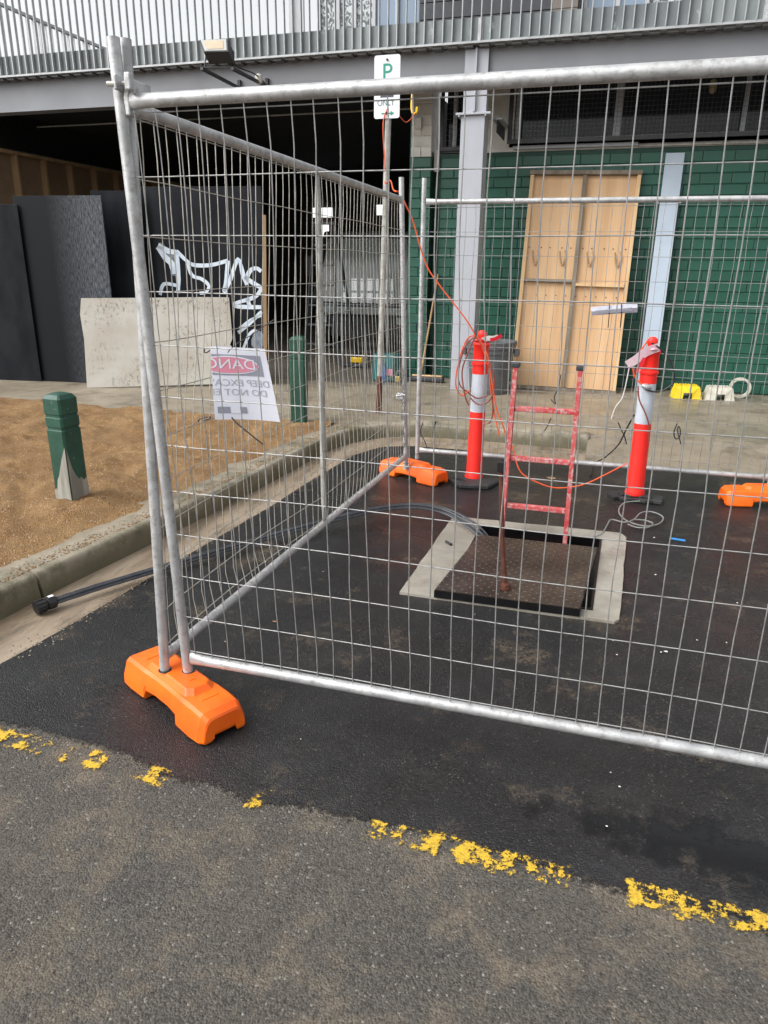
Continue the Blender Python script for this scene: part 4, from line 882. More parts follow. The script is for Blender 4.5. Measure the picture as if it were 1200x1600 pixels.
# ------------------------------------------------------------------ portable fence
HZ = [2.075, 1.901, 1.732, 1.561, 1.392, 1.221, 1.052, .885, .721, .556, .39, .245]
def panel(name, label, P0, P1, zt, zb, t0, t1, wire_mat, amp, seed, mid=False, tube_mat='galvanised', rt_=.020, ht=2.27, hl=2.27, wr=.0019, bow=None, hz=HZ):
    """P0,P1: feet; t0,t1: where each post's top stands"""
    t = thing(name, label, 'fence', (P0[0], P0[1], 0), 0, 'portable mesh fence panels')
    P0 = Vector(P0); P1 = Vector(P1); t0 = Vector(t0); t1 = Vector(t1)
    def foot(z, a, b): return a.lerp(b, z/ht)
    def at_(u, z):    # u metres along, z height
        L_ = (P1-P0).length; f_ = u/L_
        return (P0.lerp(t0, (z)/ht)).lerp(P1.lerp(t1, (z)/ht), f_)
    L_ = (P1-P0).length; dr = (P1-P0).normalized(); nr = Vector((-dr.y, dr.x, 0))
    def P(u, z): q = at_(u, z); return Vector((q.x, q.y, z))
    MB().tube([P(0, .10), P(0, 1.2), P(0, ht)], rt_-.001, 14).build('post', tube_mat, t); MB().tube([P(L_, .10), P(L_, 1.2), P(L_, hl)], rt_-.001, 14).build('post', tube_mat, t)
    def rail(z, sq=.03):
        n_ = 14; pts = [P(.019, z), P(.05, z), P(.10, z)]+[P(.10+(L_-.2)*k/6, z) for k in range(1, 6)]+[P(L_-.10, z), P(L_-.05, z), P(L_-.019, z)]
        mb = MB(); V = []; F = []
        for i, p in enumerate(pts):
            fl_ = {0: (.55, 1.35), 1: (.75, 1.2), 2: (1, 1)}.get(min(i, len(pts)-1-i), (1, 1))
            for k in range(n_):
                a = 2*math.pi*k/n_; V.append(p+nr*math.cos(a)*rt_*fl_[0]+Vector((0, 0, 1))*math.sin(a)*rt_*fl_[1])
        for i in range(len(pts)-1):
            for k in range(n_): F.append((i*n_+k, i*n_+(k+1) % n_, (i+1)*n_+(k+1) % n_, (i+1)*n_+k))
        mb.add(V, F, True); return mb
    rail(zt).build('top_rail', tube_mat, t); rail(zb).build('bottom_rail', tube_mat, t)
    if mid:
        mb = MB(); V = []; n_ = 12; F = []; st = [(zt-.015, .35, 1.25), (zt-.06, .6, 1.15), (zt-.14, 1, 1), (zt-.5, 1, 1), (1.1, 1, 1), (zb+.14, 1, 1), (zb+.06, .6, 1.15), (zb+.015, .35, 1.2)]
        for z, fa, fb in st:
            for k in range(n_):
                a = 2*math.pi*k/n_; V.append(P(L_*.5-.04, z)+nr*math.cos(a)*.017*fa+dr*math.sin(a)*.017*fb)
        for i in range(len(st)-1):
            for k in range(n_): F.append((i*n_+k, i*n_+(k+1) % n_, (i+1)*n_+(k+1) % n_, (i+1)*n_+k))
        mb.add(V, F, True); mb.build('middle_post', 'galvanised_dull', t)
    S_ = Vector((seed*13.7, seed*3.1, 0))
    def warp(u, z):
        e = min(1, max(0, min(u, L_-u)/.12)); e = e*(1 if z < zt-.03 and z > zb+.02 else .2)
        f1 = noise.noise(Vector((u*1.6, z*2.2, 0))+S_); f2 = noise.noise(Vector((u*1.3, z*2.6, 7))+S_); f3 = noise.noise(Vector((u*.9, z*1.1, 19))+S_)
        b_ = bow(u, z) if bow else (0, 0, 0)
        return dr*(f1*amp+b_[0])*e+nr*(f3*amp*1.6+b_[1])*e+Vector((0, 0, f2*amp*.5+b_[2]))*e
    u = .045; k = 0
    while u < L_-.03:
        ph = random.uniform(0, 99); zs = [zb+(zt-zb)*i/14 for i in range(15)]; kink = random.random() < .25; ka = random.uniform(-1, 1)*.012; kz = random.uniform(.5, 1.8)
        pts = []
        for z in zs:
            q = P(u, z)+warp(u, z)+nr*-(.004)+dr*(noise.noise(Vector((ph, z*1.9, 0)))*amp*.38+noise.noise(Vector((ph, z*6, 4)))*amp*.14)
            if kink: q += dr*ka*math.exp(-((z-kz)/.16)**2)
            pts.append(q)
        MB().tube(pts, wr, 5).build('wire', wire_mat, t); u += .0704+random.uniform(-.002, .002)
    for z in hz:
        n_ = 28; pts = [P(.018+(L_-.036)*i/n_, z)+warp((.018+(L_-.036)*i/n_), z) for i in range(n_+1)]
        MB().tube(pts, wr*1.02, 5).build('wire', wire_mat, t)
    return t, P, nr, dr
# front panel: nearest the viewer
fp_, FP, fn, fd = panel('mesh_fence', 'nearest fence panel, running right from the orange foot across the photo', (-1.427, 2.135, 0), (1.27, 2.135, 0), 2.108, .212,
      (-1.489, 2.118, 0), (1.27, 2.135, 0), 'galvanised_wire', .013, 1, ht=2.276)
def bow(u, z):
    k = math.sin(min(1, u/1.6)*math.pi)*math.exp(-((z-.75)/.75)**2); k2 = math.exp(-((u-.25)/.22)**2)*math.exp(-((z-1.3)/.5)**2)
    return (.012*math.sin(z*5)*k2, .045*k-.02*math.exp(-((u-2.5)/.6)**2)*math.sin(z*3), -.012*k)
sp_, SP, sn_, sdr = panel('mesh_fence', 'side fence panel running away from the nearest orange foot with a middle post', (-1.527, 2.115, 0), (-1.462, 5.45, 0), 2.103, .205,
      (-1.486, 2.172, 0), (-1.548, 5.45, 0), 'galvanised_wire_warm', .017, 2, mid=True, tube_mat='galvanised', hl=2.25, ht=2.285, bow=bow)
bp_, BP, bn_, bdr = panel('mesh_fence', 'back fence panel parallel to the green wall, seen through the nearest panel', (-1.462, 5.80, 0), (1.265, 5.86, 0), 2.113, .175,
      (-1.465, 5.80, 0), (1.29, 5.86, 0), 'galvanised_wire', .012, 3, ht=2.28)
# clamp joining the two near posts
cl = thing('fence_clamp', 'bolted steel clamp gripping the tops of the two nearest fence posts', 'clamp', (-1.47, 2.11, 2.12))
def cbox(x0, x1, y0, y1, w0, w1, nm):
    a = at(x0, y0, 1, w0); b = at(x1, y1, 1, w0); MB().box(a.x, b.x, w0, w1, b.z, a.z).build(nm, 'galvanised', cl, bevel=.004)
cbox(175.5, 182.5, 115, 140, 2.075, 2.13, 'jaw'); cbox(192, 204, 112, 140, 2.078, 2.10, 'jaw'); cbox(204.5, 209.5, 123, 147, 2.10, 2.19, 'jaw')
a = at(168, 131, 1, 2.10); MB().tube([a, a+Vector((.09, .0, -.003))], .0075, 8).build('bolt', 'galvanised_dull', cl)
# zinc weld plate where the near top rail meets its post
MB().box(-1.462, -1.446, 2.105, 2.14, 2.068, 2.145).build('weld_plate', 'galvanised', fp_, bevel=.004)

# orange plastic fence feet
def foot_block():
    t = thing('fence_block', 'x', 'fence foot', (0, 0, 0), 0, 'orange plastic fence feet')
    st = [(-.375, .100, .074, .112, .022, .6), (-.370, .108, .080, .124, .004, .5), (-.340, .124, .090, .143, .0, .5), (-.27, .128, .092, .150, .0, .5), (-.175, .125, .092, .150, .0, .0), (-.150, .122, .090, .150, .0, .0), (-.140, .112, .088, .148, .040, 0), (-.06, .108, .086, .150, .048, 0),
          (.06, .108, .086, .150, .048, 0), (.140, .112, .088, .148, .040, 0), (.150, .122, .090, .150, .0, 0), (.175, .125, .092, .150, .0, 0), (.27, .128, .092, .150, 0, .5), (.340, .124, .090, .143, .0, .5), (.370, .108, .080, .124, .004, .5), (.375, .100, .074, .112, .022, .6)]
    rows = []
    for x, wb_, wt, zt, zb, nt_ in st:
        zc = zb+(.026 if nt_ else .0); k = .55 if nt_ else .5
        rows.append([(x, -wb_*.55, zc), (x, -wb_*.6, zb), (x, -wb_*.93, zb), (x, -wb_, zb+.012), (x, -wb_*.985, zb+(zt-zb)*.38), (x, -wt-.008, zt-.016), (x, -wt+.006, zt-.003), (x, -wt*.7, zt),
                     (x, 0, zt), (x, wt*.7, zt), (x, wt-.006, zt-.003), (x, wt+.008, zt-.016), (x, wb_*.985, zb+(zt-zb)*.38), (x, wb_, zb+.012), (x, wb_*.93, zb), (x, wb_*.6, zb), (x, wb_*.55, zc), (x, 0, zc), (x, -wb_*.55, zc)])
    mb = MB(); mb.grid(rows, True); mb.add(rows[0][:-1], [tuple(range(18))]); mb.add(rows[-1][:-1], [tuple(range(18))[::-1]])
    o = mb.build('body', 'orange_plastic', t, local=True); o.data.set_sharp_from_angle(angle=R(22)); m = o.modifiers.new('weld', 'WELD'); m.merge_threshold = .0005
    m = o.modifiers.new('bevel', 'BEVEL'); m.width = .006; m.segments = 2; m.limit_method = 'ANGLE'; m.angle_limit = R(40)
    mb = MB(); n8 = lambda a, b, c: [(-a, -b+c), (-a+c, -b), (a-c, -b), (a, -b+c), (a, b-c), (a-c, b), (-a+c, b), (-a, b-c)]
    A = [(x, y, .146) for x, y in n8(.21, .078, .03)]; B = [(x, y, .178) for x, y in n8(.185, .060, .028)]
    mb.add(A+B, [tuple(range(8, 16))]+[(i, (i+1) % 8, 8+(i+1) % 8, 8+i) for i in range(8)]); mb.build('socket_platform', 'orange_plastic', o, local=True, bevel=.007, seg=3)
    for x in (-.25, .25):
        s = 1 if x > 0 else -1
        mb = MB(); mb.box(x-.014, x+.014, -.045, .045, .149, .1535); mb.build('grip_mark', 'orange_plastic', o, local=True, bevel=.003)
    for x in (.085,): MB().box(x-.02, x+.035, -.018, .018, .1785, .1805).build('recess_label', 'orange_plastic', o, local=True, bevel=.001)
    return t
f1 = foot_block(); f1.location = (-1.467, 2.13, .006); f1.rotation_euler = (0, 0, R(-28)); f1.scale = (.82,)*3; f1['label'] = 'nearest orange fence foot holding the two front corner posts'
f2 = copy_tree(f1); f2.location = (-1.43, 5.54, .006); f2.rotation_euler = (0, 0, R(-25)); f2.scale = (.80,)*3; f2['label'] = 'orange fence foot at the far corner, left of the hexagonal rubber base'
f3 = copy_tree(f1); f3.location = (1.225, 5.72, .006); f3.rotation_euler = (0, 0, R(12)); f3['label'] = 'orange fence foot cut off by the right edge of the photo'

# ------------------------------------------------------------------ red bollards with rubber bases
def sockets(f, ps):
    for x, y in ps:
        q = Matrix.Rotation(-f.rotation_euler.z, 3, 'Z') @ (Vector((x, y, 0))-f.location)/f.scale.x
        MB().lathe([(.031, .1775), (.0308, .1794), (.0215, .1794), (.021, .1782)], (q.x, q.y, 0), 18).build('socket', 'black_plastic', f.children[0], local=True)
sockets(f1, ((-1.520, 2.113), (-1.430, 2.137))); sockets(f2, ((-1.465, 5.45), (-1.462, 5.80)))
def t_bollard(label, loc, hexbase, tilt):
    t = thing('traffic_bollard', label, 'bollard', loc, 0, 'red and white plastic bollards')
    t.rotation_euler = (tilt[0], tilt[1], 0)
    MB().lathe([(.072, .035), (.074, .05), (.066, .075), (.0625, .10), (.060, .575)], n=28).build('lower_tube', 'red_plastic', t, local=True)
    MB().lathe([(.0598, .576), (.0590, .866)], n=28).build('reflective_band', 'reflective_band', t, local=True)
    MB().lathe([(.0592, .867), (.0590, .93), (.066, .934), (.067, .950), (.060, .956), (.0575, 1.065), (.064, 1.075), (.065, 1.09), (.055, 1.102), (.018, 1.110), (.017, 1.125)], n=28).build('upper_tube', 'red_plastic', t, local=True)
    MB().lathe([(.016, 1.118), (.030, 1.128), (.036, 1.150), (.034, 1.172), (.020, 1.188), (.004, 1.191)], n=20, sx=1, sy=.75).build('knob', 'red_plastic', t, local=True)
    if hexbase:
        rz = R(12); h6 = [(.215*math.cos(rz+i*math.pi/3), .215*math.sin(rz+i*math.pi/3)) for i in range(6)]; h5 = [(x*.88, y*.88) for x, y in h6]; h3 = [(x*.42, y*.42) for x, y in h6]
        mb = MB(); V = [(*p, 0) for p in h6]+[(*p, .025) for p in h6]+[(*p, .034) for p in h5]+[(*p, .046) for p in h3]
        mb.add(V, [tuple(range(6))[::-1], tuple(range(18, 24))]+[(r_*6+i, r_*6+(i+1) % 6, (r_+1)*6+(i+1) % 6, (r_+1)*6+i) for r_ in range(3) for i in range(6)])
        mb.build('rubber_base', 'rubber', t, local=True, bevel=.003)
        mb = MB(); a = R(222); mb.bar((.135*math.cos(a)-.045, .135*math.sin(a)+.03, .040), (.135*math.cos(a)+.05, .135*math.sin(a)-.03, .040), .028, .006); mb.build('handle_slot', 'cover_edge', t, local=True)
    else:
        pts = [(-.20, .02), (-.15, -.10), (-.11, -.075), (-.05, -.12), (.03, -.10), (.07, -.125), (.13, -.10), (.19, -.115), (.21, .0), (.16, .10), (.02, .14), (-.12, .10)]
        mb = MB(); mb.prism([(x, y) for x, y in pts], 0, .026); mb.prism([(x*.6, y*.6) for x, y in pts], .0265, .040); mb.build('broken_rubber_base', 'rubber', t, local=True, bevel=.004)
    return t
b1 = t_bollard('red and white bollard on a hexagonal rubber base with an orange lead coiled on it', (-.93, 5.565, .009), True, (0, R(.3)))
b2 = t_bollard('red and white bollard on a broken rubber base with a black lead hung on it', (.30, 5.54, .009), False, (0, R(-.5)))

def ribbon(pts, nrm, w_, tw=None):
    A = []; B = []
    for i, p in enumerate(pts):
        t_ = (pts[min(i+1, len(pts)-1)]-pts[max(i-1, 0)]).normalized(); n_ = Vector(nrm) if not callable(nrm) else nrm(i/(len(pts)-1)); s = t_.cross(n_).normalized()*w_/2
        A.append(p+s); B.append(p-s)
    return MB().grid([A, B], True)
# warning tape tied round both knobs
tp = thing('warning_tape', 'knotted red and white tape round the top of the left red bollard', 'tape', (-.92, 5.56, 1.12))
ribbon(smooth_path([(-.915, 5.52, 1.13), (-.87, 5.50, 1.148), (-.83, 5.49, 1.150), (-.79, 5.49, 1.162)], 4), (0, 1, .25), .038).build('pale_strip', 'tape_white', tp)
ribbon(smooth_path([(-.85, 5.486, 1.138), (-.81, 5.484, 1.148), (-.765, 5.482, 1.175)], 4), (0, 1, .2), .026).build('red_strip', 'tape_red', tp)
MB().tube(smooth_path([(-.965, 5.53, 1.125), (-.93, 5.52, 1.13), (-.89, 5.535, 1.125), (-.895, 5.60, 1.128), (-.95, 5.60, 1.128), (-.966, 5.54, 1.126)], 5), .012, 6).build('knot', 'tape_red', tp)
tp2 = thing('warning_tape', 'pale pink tape flapping left from the top of the right red bollard', 'tape', (.30, 5.5, 1.12))
ribbon(smooth_path([(.33, 5.47, 1.135), (.25, 5.46, 1.10), (.20, 5.45, 1.055), (.155, 5.45, 1.02), (.135, 5.45, 1.005)], 4), (0, 1, .2), .062).build('pale_strip', 'tape_pale', tp2)
ribbon(smooth_path([(.245, 5.457, 1.06), (.222, 5.452, 1.01), (.205, 5.45, .965), (.198, 5.45, .955)], 4), (0, 1, .1), .022).build('red_strip', 'tape_red', tp2)
MB().tube(smooth_path([(.34, 5.50, 1.115), (.30, 5.46, 1.12), (.27, 5.50, 1.115), (.30, 5.58, 1.117), (.345, 5.55, 1.116)], 5), .008, 6).build('knot', 'tape_pale', tp2)
tag(MB().tube(smooth_path([at(x, y, 1, 5.44) for x, y in ((984, 570), (978, 600), (972, 622), (962, 636), (955, 655))], 5), .0045, 6).build('pale_string', 'white_string', origin=at(955, 655, 1, 5.44)), 'thin pale string hanging from the tape on the right red bollard', 'string')
# orange lead: hook, sign, pole, fence corner, bollard coil, ground, second bollard
W1 = [(-2.46, 9.25, 3.36), (-2.50, 9.0, 3.22), (-2.36, 8.2, 3.14), (-2.25, 7.5, 3.10), (-2.295, 7.42, 2.95), (-2.275, 7.42, 2.6), (-2.27, 7.41, 2.42)]
W2 = [at(610, 282, 1, 6.6), at(615, 297, 1, 5.6), at(625, 301, 1, 5.50), at(633, 318, 1, 5.5), at(645, 345, 1, 5.5), at(655, 380, 1, 5.5), at(668, 418, 1, 5.5), at(690, 450, 1, 5.5), at(712, 478, 1, 5.5), at(730, 502, 1, 5.5), at(742, 522, 1, 5.52)]
ol = thing('orange_lead', 'long orange lead looping from the hook past the sign to the left red bollard', 'lead', (-1.5, 5.5, 1.2))
MB().tube(smooth_path(W1+W2, 6), .0055, 7).build('span', 'orange_lead', ol)
yb = 5.47
for pts, m_ in (([(742, 524), (730, 530), (718, 560), (712, 600), (722, 618), (733, 610)], 'orange_lead'), ([(742, 526), (734, 545), (722, 580), (727, 620), (733, 633)], 'brown_lead'), ([(743, 525), (728, 540), (717, 575), (718, 600), (730, 612), (745, 622), (762, 618)], 'brown_lead'),
                ([(747, 526), (756, 545), (768, 575), (773, 600), (765, 625), (748, 632), (735, 622)], 'brown_lead'), ([(746, 525), (753, 540), (764, 575), (770, 605), (776, 640), (786, 665), (790, 680)], 'orange_lead'),
                ([(744, 527), (758, 550), (766, 590), (770, 640), (765, 660), (754, 662)], 'brown_lead'), ([(745, 526), (752, 535), (763, 560), (766, 600), (771, 640), (780, 680)], 'orange_lead')):
    MB().tube(smooth_path([at(x, y, 1, yb+random.uniform(-.012, .01)) for x, y in pts], 5), .0055, 7).build('coil', m_, ol)
l2 = thing('orange_lead', 'orange lead sagging from behind the red ladder to the right red bollard', 'lead', (-.4, 5.4, .02))
MB().tube(smooth_path([at(788, 672, 1, 5.50), at(801, 700, 1, 5.52), at(812, 735, 1, 5.5), Vector(at(832, 750, 1, 5.5)), at(860, 761, 1, 5.5), at(885, 762, 1, 5.52), at(915, 756, 1, 5.55), at(945, 742, 1, 5.62), at(968, 730, 1, 5.66), at(985, 722, 1, 5.66)], 6), .0055, 7).build('span', 'orange_lead', l2)
l3 = thing('black_lead', 'black and orange lead looped round the top of the right red bollard', 'lead', (.3, 5.5, .9))
MB().tube(smooth_path([at(x, y, 1, 5.47) for x, y in ((1018, 536), (1032, 545), (1045, 560), (1053, 580), (1053, 596), (1044, 605), (1030, 612), (1016, 611), (1008, 608))], 5), .0060, 7).build('black_loop', 'black_plastic', l3)
MB().tube(smooth_path([at(x, y, 1, 5.465) for x, y in ((1012, 532), (1003, 545), (992, 560), (989, 575), (993, 590), (1002, 600), (1010, 606))], 5), .0058, 7).build('orange_loop', 'orange_lead', l3)
MB().tube(smooth_path([at(x, y, 1, 5.455) for x, y in ((997, 603), (999, 625), (1008, 645), (1014, 665), (1014, 690))], 5), .0055, 7).build('hanging_end', 'brown_lead', l3)
a, b = at(1003, 602, 1, 5.455), at(1018, 607, 1, 5.455); MB().tube([a, a.lerp(b, .3), a.lerp(b, .7), b], [.012, .022, .020, .010], 10).build('taped_plug', 'galvanised', l3)
bk_ = thing('black_cable', 'thin black cable trailing from the right red bollard down to the kerb line', 'cable', (0, 6, .1))
MB().tube(smooth_path([at(991, 648, 1, 5.56), at(978, 672, 1, 5.65), at(966, 695, 1, 5.9), at(945, 715, 1, 6.2), at(929, 725, 1, 6.35), Vector(at(922, 745, 2, .02))], 6), .0058, 7).build('cable', 'black_plastic', bk_)
gl = thing('grey_lead', 'grey lead lying in loose loops at the foot of the right red bollard', 'lead', (.3, 5.3, .02))
MB().tube(smooth_path([at(x, y, 2, z) for x, y, z in ((1000, 783, .04), (975, 786, .03), (967, 800, .02), (980, 814, .02), (1008, 822, .02), (1030, 818, .022), (1036, 808, .022), (1020, 800, .024), (1002, 801, .026), (990, 812, .028), (975, 816, .022), (955, 812, .02), (948, 822, .02), (940, 834, .02), (925, 840, .02))], 6), .0048, 7).build('cable', 'grey_lead', gl)
MB().tube(smooth_path([at(x, y, 2, z) for x, y, z in ((981, 819, .02), (995, 824, .024), (1012, 824, .028), (1020, 818, .03), (1008, 813, .03), (992, 812, .03))], 6), .0048, 7).build('cable', 'grey_lead', gl)
# conduit bundle with a coupling on its end
cb = thing('conduit_bundle', 'bundle of grey black conduits curving from the gutter to the manhole', 'conduit', (-2.5, 2.6, .03))
base_pts = [(-2.515, 2.64, .040), (-2.42, 2.86, .038), (-2.25, 3.20, .036), (-2.02, 3.60, .040), (-1.80, 3.92, .055), (-1.57, 4.20, .075), (-1.38, 4.40, .09), (-1.15, 4.52, .10), (-.95, 4.53, .085), (-.80, 4.46, .060), (-.68, 4.37, .028), (-.60, 4.33, -.05), (-.55, 4.30, -.25)]
for k, (ou, oz) in enumerate(((0, .0), (.019, .004), (-.010, .016), (.012, .019))):
    pts = smooth_path(base_pts, 6); out = []
    for i, p in enumerate(pts):
        t_ = (pts[min(i+1, len(pts)-1)]-pts[max(i-1, 0)]).normalized(); s = Vector((t_.y, -t_.x, 0)); fan = max(0, (i/len(pts)-.35))*2.2
        out.append(p+s*ou*(1+fan)+Vector((0, 0, oz*(1+fan*.5))))
    MB().tube(out, .0078, 8).build('conduit', 'conduit_black', cb)
a = Vector((-2.51, 2.655, .048)); d = Vector((-.35, -.90, -.02)).normalized()
cp = thing('conduit_coupling', 'black plastic coupling with a small white label on the end of the conduits', 'coupling', (-2.56, 2.56, .01))
MB().tube([a-d*.01, a, a+d*.004, a+d*.042, a+d*.046], [.018, .028, .033, .033, .027], 14).build('nut', 'black_plastic', cp)
MB().tube([a+d*.044, a+d*.05, a+d*.054, a+d*.10, a+d*.103], [.025, .025, .031, .033, .018], 14).build('sleeve', 'black_plastic', cp)
for k in range(8):
    an = k*math.pi/4; s = Vector((d.y, -d.x, 0)).normalized(); u_ = s.cross(d); o_ = (s*math.cos(an)+u_*math.sin(an))*.033
    MB().bar(a+d*.056+o_, a+d*.098+o_, .006, .006).build('rib', 'black_plastic', cp)
s = Vector((d.y, -d.x, 0)).normalized(); c_ = a+d*.02+Vector((0, 0, .0345)); mb = MB(); mb.add([c_+s*.011-d*.014, c_-s*.011-d*.014, c_-s*.011+d*.014, c_+s*.011+d*.014], [(0, 1, 2, 3)]); mb.build('label', 'sign_white', cp)

# ------------------------------------------------------------------ signs, ties, chain on the fence
sg = thing('danger_sign', 'curled white paper DANGER notice seen from behind on the nearest panels', 'sign', (-1.15, 2.15, 1.15))
def sw(u, v):   # u 0..1 left->right, v 0..1 bottom->top
    x = -1.252+u*(.195+.03*(1-v)); z = 1.150+v*.243+(1-u)*.0; y = 2.150+.030*math.sin(u*2.6)*(1-v*.8)+.02*(1-v)*u
    return Vector((x, y, z))
MB().grid([[sw(i/14, j/14) for i in range(15)] for j in range(15)]).build('paper', 'paper', sg)
mb = MB(); mb.grid([[sw(-.0, j/14)+Vector((.0+.05*k/5-.001*k, .006+.012*k/5+(.01*k/5), 0)) for k in range(6)] for j in range(15)]); mb.build('folded_flap', 'paper', sg)
def flat(poly, e, name, mat):
    mb = MB(); rows = []
    V = [sw(u, v)+Vector((0, -e, 0)) for u, v in poly]; c = sum(V, Vector())/len(V); n_ = len(V)
    mb.add([c]+V, [(0, i+1, (i+1) % n_+1) for i in range(n_)]); return mb.build(name, mat, sg)
def qgrid(u0, u1, v0, v1, e, name, mat, f=lambda u, v: (u, v)):
    return MB().grid([[sw(*f(u0+(u1-u0)*i/10, v0+(v1-v0)*j/4))+Vector((0, -e, 0)) for i in range(11)] for j in range(5)]).build(name, mat, sg)
qgrid(.01, .88, .62, .90, .0012, 'print_border', 'paper_grey')
def ell(rx, ry, e, nm, mt):
    rows = []
    for j in range(7):
        r_ = j/6; row = []
        for i in range(33):
            a_ = 2*math.pi*i/32; row.append(sw(max(.005, .30+rx*r_*math.cos(a_)), .76+ry*r_*math.sin(a_))+Vector((0, -e, 0)))
        rows.append(row)
    MB().grid(rows).build(nm, mt, sg)
ell(.53, .125, .0024, 'print_ring', 'paper'); ell(.50, .108, .0034, 'print_oval', 'paper_pink')
def sgtext(s_, ur, v, size, mat, e, clip=.01):
    me = text_mesh(s_, size, 0); wx = 1.28 if s_ == 'DANGER' else 1.12; me.materials.clear(); me.materials.append(MATS[mat]); xs_ = [q.co.x for q in me.vertices]; x1 = max(xs_); x0 = min(xs_)
    bm = bmesh.new(); bm.from_mesh(me)
    for q in bm.verts: q.co.x = ur-(q.co.x-x0)*wx/.2   # mirrored: first letter at the right
    bmesh.ops.bisect_plane(bm, geom=bm.verts[:]+bm.edges[:]+bm.faces[:], plane_co=(clip, 0, 0), plane_no=(-1, 0, 0), clear_outer=True)
    off = sg.location
    for q in bm.verts:
        vv = v+q.co.y/.243; p = sw(q.co.x, vv)+Vector((0, -e, 0))-off; q.co = p
    bm.to_mesh(me); bm.free(); o = link(bpy.data.objects.new('lettering', me)); o.parent = sg
sgtext('DANGER', .76, .712, .047, 'paper', .0045); sgtext('DEEP EXCAVATION', .94, .475, .032, 'paper_text', .0014); sgtext('DO NOT ENTER', .86, .345, .031, 'paper_text', .0014)
qgrid(.05, .48, .09, .18, .0012, 'print_block', 'paper_grey'); 
mb = MB(); rows = [[sw(.24+.14*i/6, .09+.10*j/3)+Vector((0, -.0022, 0)) for i in range(7)] for j in range(4)]; mb.grid(rows); mb.build('print_gap', 'paper', sg)
def tie(name, label, pts, axis, val, r_=.0022, mat='black_plastic'):
    P = [at(x, y, axis, val) for x, y in pts]; return tag(MB().tube(smooth_path(P, 4), r_, 5).build(name, mat, origin=P[0]), label, 'cable tie', 'black cable ties')
tie('cable_tie', 'black cable tie poking up right from the top of the danger notice', ((356, 551), (361, 545), (375, 534), (392, 524), (412, 510), (428, 500)), 1, 2.12, .0016)
tie('cable_tie', 'black cable tie hooked at the top left corner of the danger notice', ((320, 545), (319, 550), (323, 551), (328, 547)), 1, 2.12, .002)
tie('cable_tie', 'black cable tie pointing down right under the danger notice', ((362, 652), (370, 661), (388, 676), (412, 695)), 1, 2.12, .0026)
tie('cable_tie', 'looped dark cable tie at the bottom left corner of the danger notice', ((310, 659), (312, 655), (326, 651), (328, 654), (316, 657)), 1, 2.12, .0022)
tie('cable_tie', 'black cable tie knotted on the nearest panel right of the right bollard', ((1058, 662), (1053, 676), (1056, 686), (1062, 682), (1063, 672), (1060, 666), (1059, 675), (1064, 694)), 1, 2.12, .0016)
tie('cable_tie', 'black cable tie dangling on the back panel in front of the ladder top', ((876, 585), (873, 605), (866, 620), (868, 631), (861, 624)), 1, 5.8, .004)
tie('cable_tie', 'black cable tie on the back panel left of the right red bollard', ((966, 660), (970, 670), (976, 682), (979, 694)), 1, 5.8, .0045)
tie('cable_tie', 'black cable tie hanging low behind the far corner fence post', ((661, 660), (657, 675), (663, 688), (668, 702)), 1, 5.8, .004)
tie('cable_tie', 'black cable tie hanging against the kerb right of the ladder rail', ((861, 653), (856, 665), (850, 674)), 1, 5.8, .004)
tie('cable_tie', 'black cable tie snagged by the manhole cover right edge', ((915, 920), (912, 928), (913, 936)), 2, .07, .0018)
fs = thing('folded_notice', 'folded pale notice hung from two black ties on the back fence panel', 'notice', (-.0, 5.77, 1.45))
q = [at(923, 480, 1, 5.775), at(996, 473, 1, 5.775), at(996, 488, 1, 5.765), at(925, 493, 1, 5.755)]
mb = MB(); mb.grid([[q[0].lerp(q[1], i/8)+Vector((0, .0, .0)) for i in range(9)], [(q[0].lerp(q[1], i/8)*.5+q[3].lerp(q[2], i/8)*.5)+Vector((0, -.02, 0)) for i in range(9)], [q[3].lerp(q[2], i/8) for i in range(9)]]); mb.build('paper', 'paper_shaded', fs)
mb = MB()
for k in range(17):
    for j, vv in enumerate((.42, .58, .72)):
        a = q[0].lerp(q[1], .10+.047*k); b = q[3].lerp(q[2], .10+.047*k); c_ = a.lerp(b, vv)+Vector((0, -.022, 0)); mb.box(c_.x, c_.x+.011, c_.y-.001, c_.y, c_.z-.004, c_.z+.001)
mb.build('print_lines', 'paper_text', fs)['kind'] = 'stuff'
for px_ in (952, 971):
    tag(MB().tube([at(px_, 474, 1, 5.76), at(px_, 490, 1, 5.745), at(px_-2, 512, 1, 5.76)], .0034, 5).build('cable_tie', 'black_plastic', fs))
ch = thing('padlock_chain', 'steel chain wound round the far corner fence post with a padlock', 'chain', (-1.47, 5.42, .6))
lk = MB(); pts = []
for k in range(17): a = 2*math.pi*k/16; pts.append((.008*math.cos(a), 0, .017*math.sin(a)))
lk.tube(pts, .0035, 5, caps=False); lkm = lk.mesh('link', 'chain_steel')
c0 = at(628, 578, 1, 5.40); c1 = at(633, 700, 1, 5.40)
for k in range(24):
    p = c0.lerp(c1, k/23)+Vector((.012*math.sin(k*1.3), .012*math.cos(k*1.3)-.01, 0)); o = link(bpy.data.objects.new('link', lkm)); o.parent = ch; o.location = p-ch.location; o.rotation_euler = (0, R(12*math.sin(k)), R(90*(k % 2)+20))
p = at(622, 588, 1, 5.38); MB().box(p.x-.022, p.x+.018, p.y-.01, p.y+.01, p.z-.045, p.z).build('padlock', 'brass', ch, bevel=.005)
MB().tube(smooth_path([p+Vector((-.015, 0, 0)), p+Vector((-.013, 0, .03)), p+Vector((.0, 0, .042)), p+Vector((.012, 0, .03)), p+Vector((.012, 0, 0))], 4), .004, 6).build('shackle', 'chain_steel', ch)
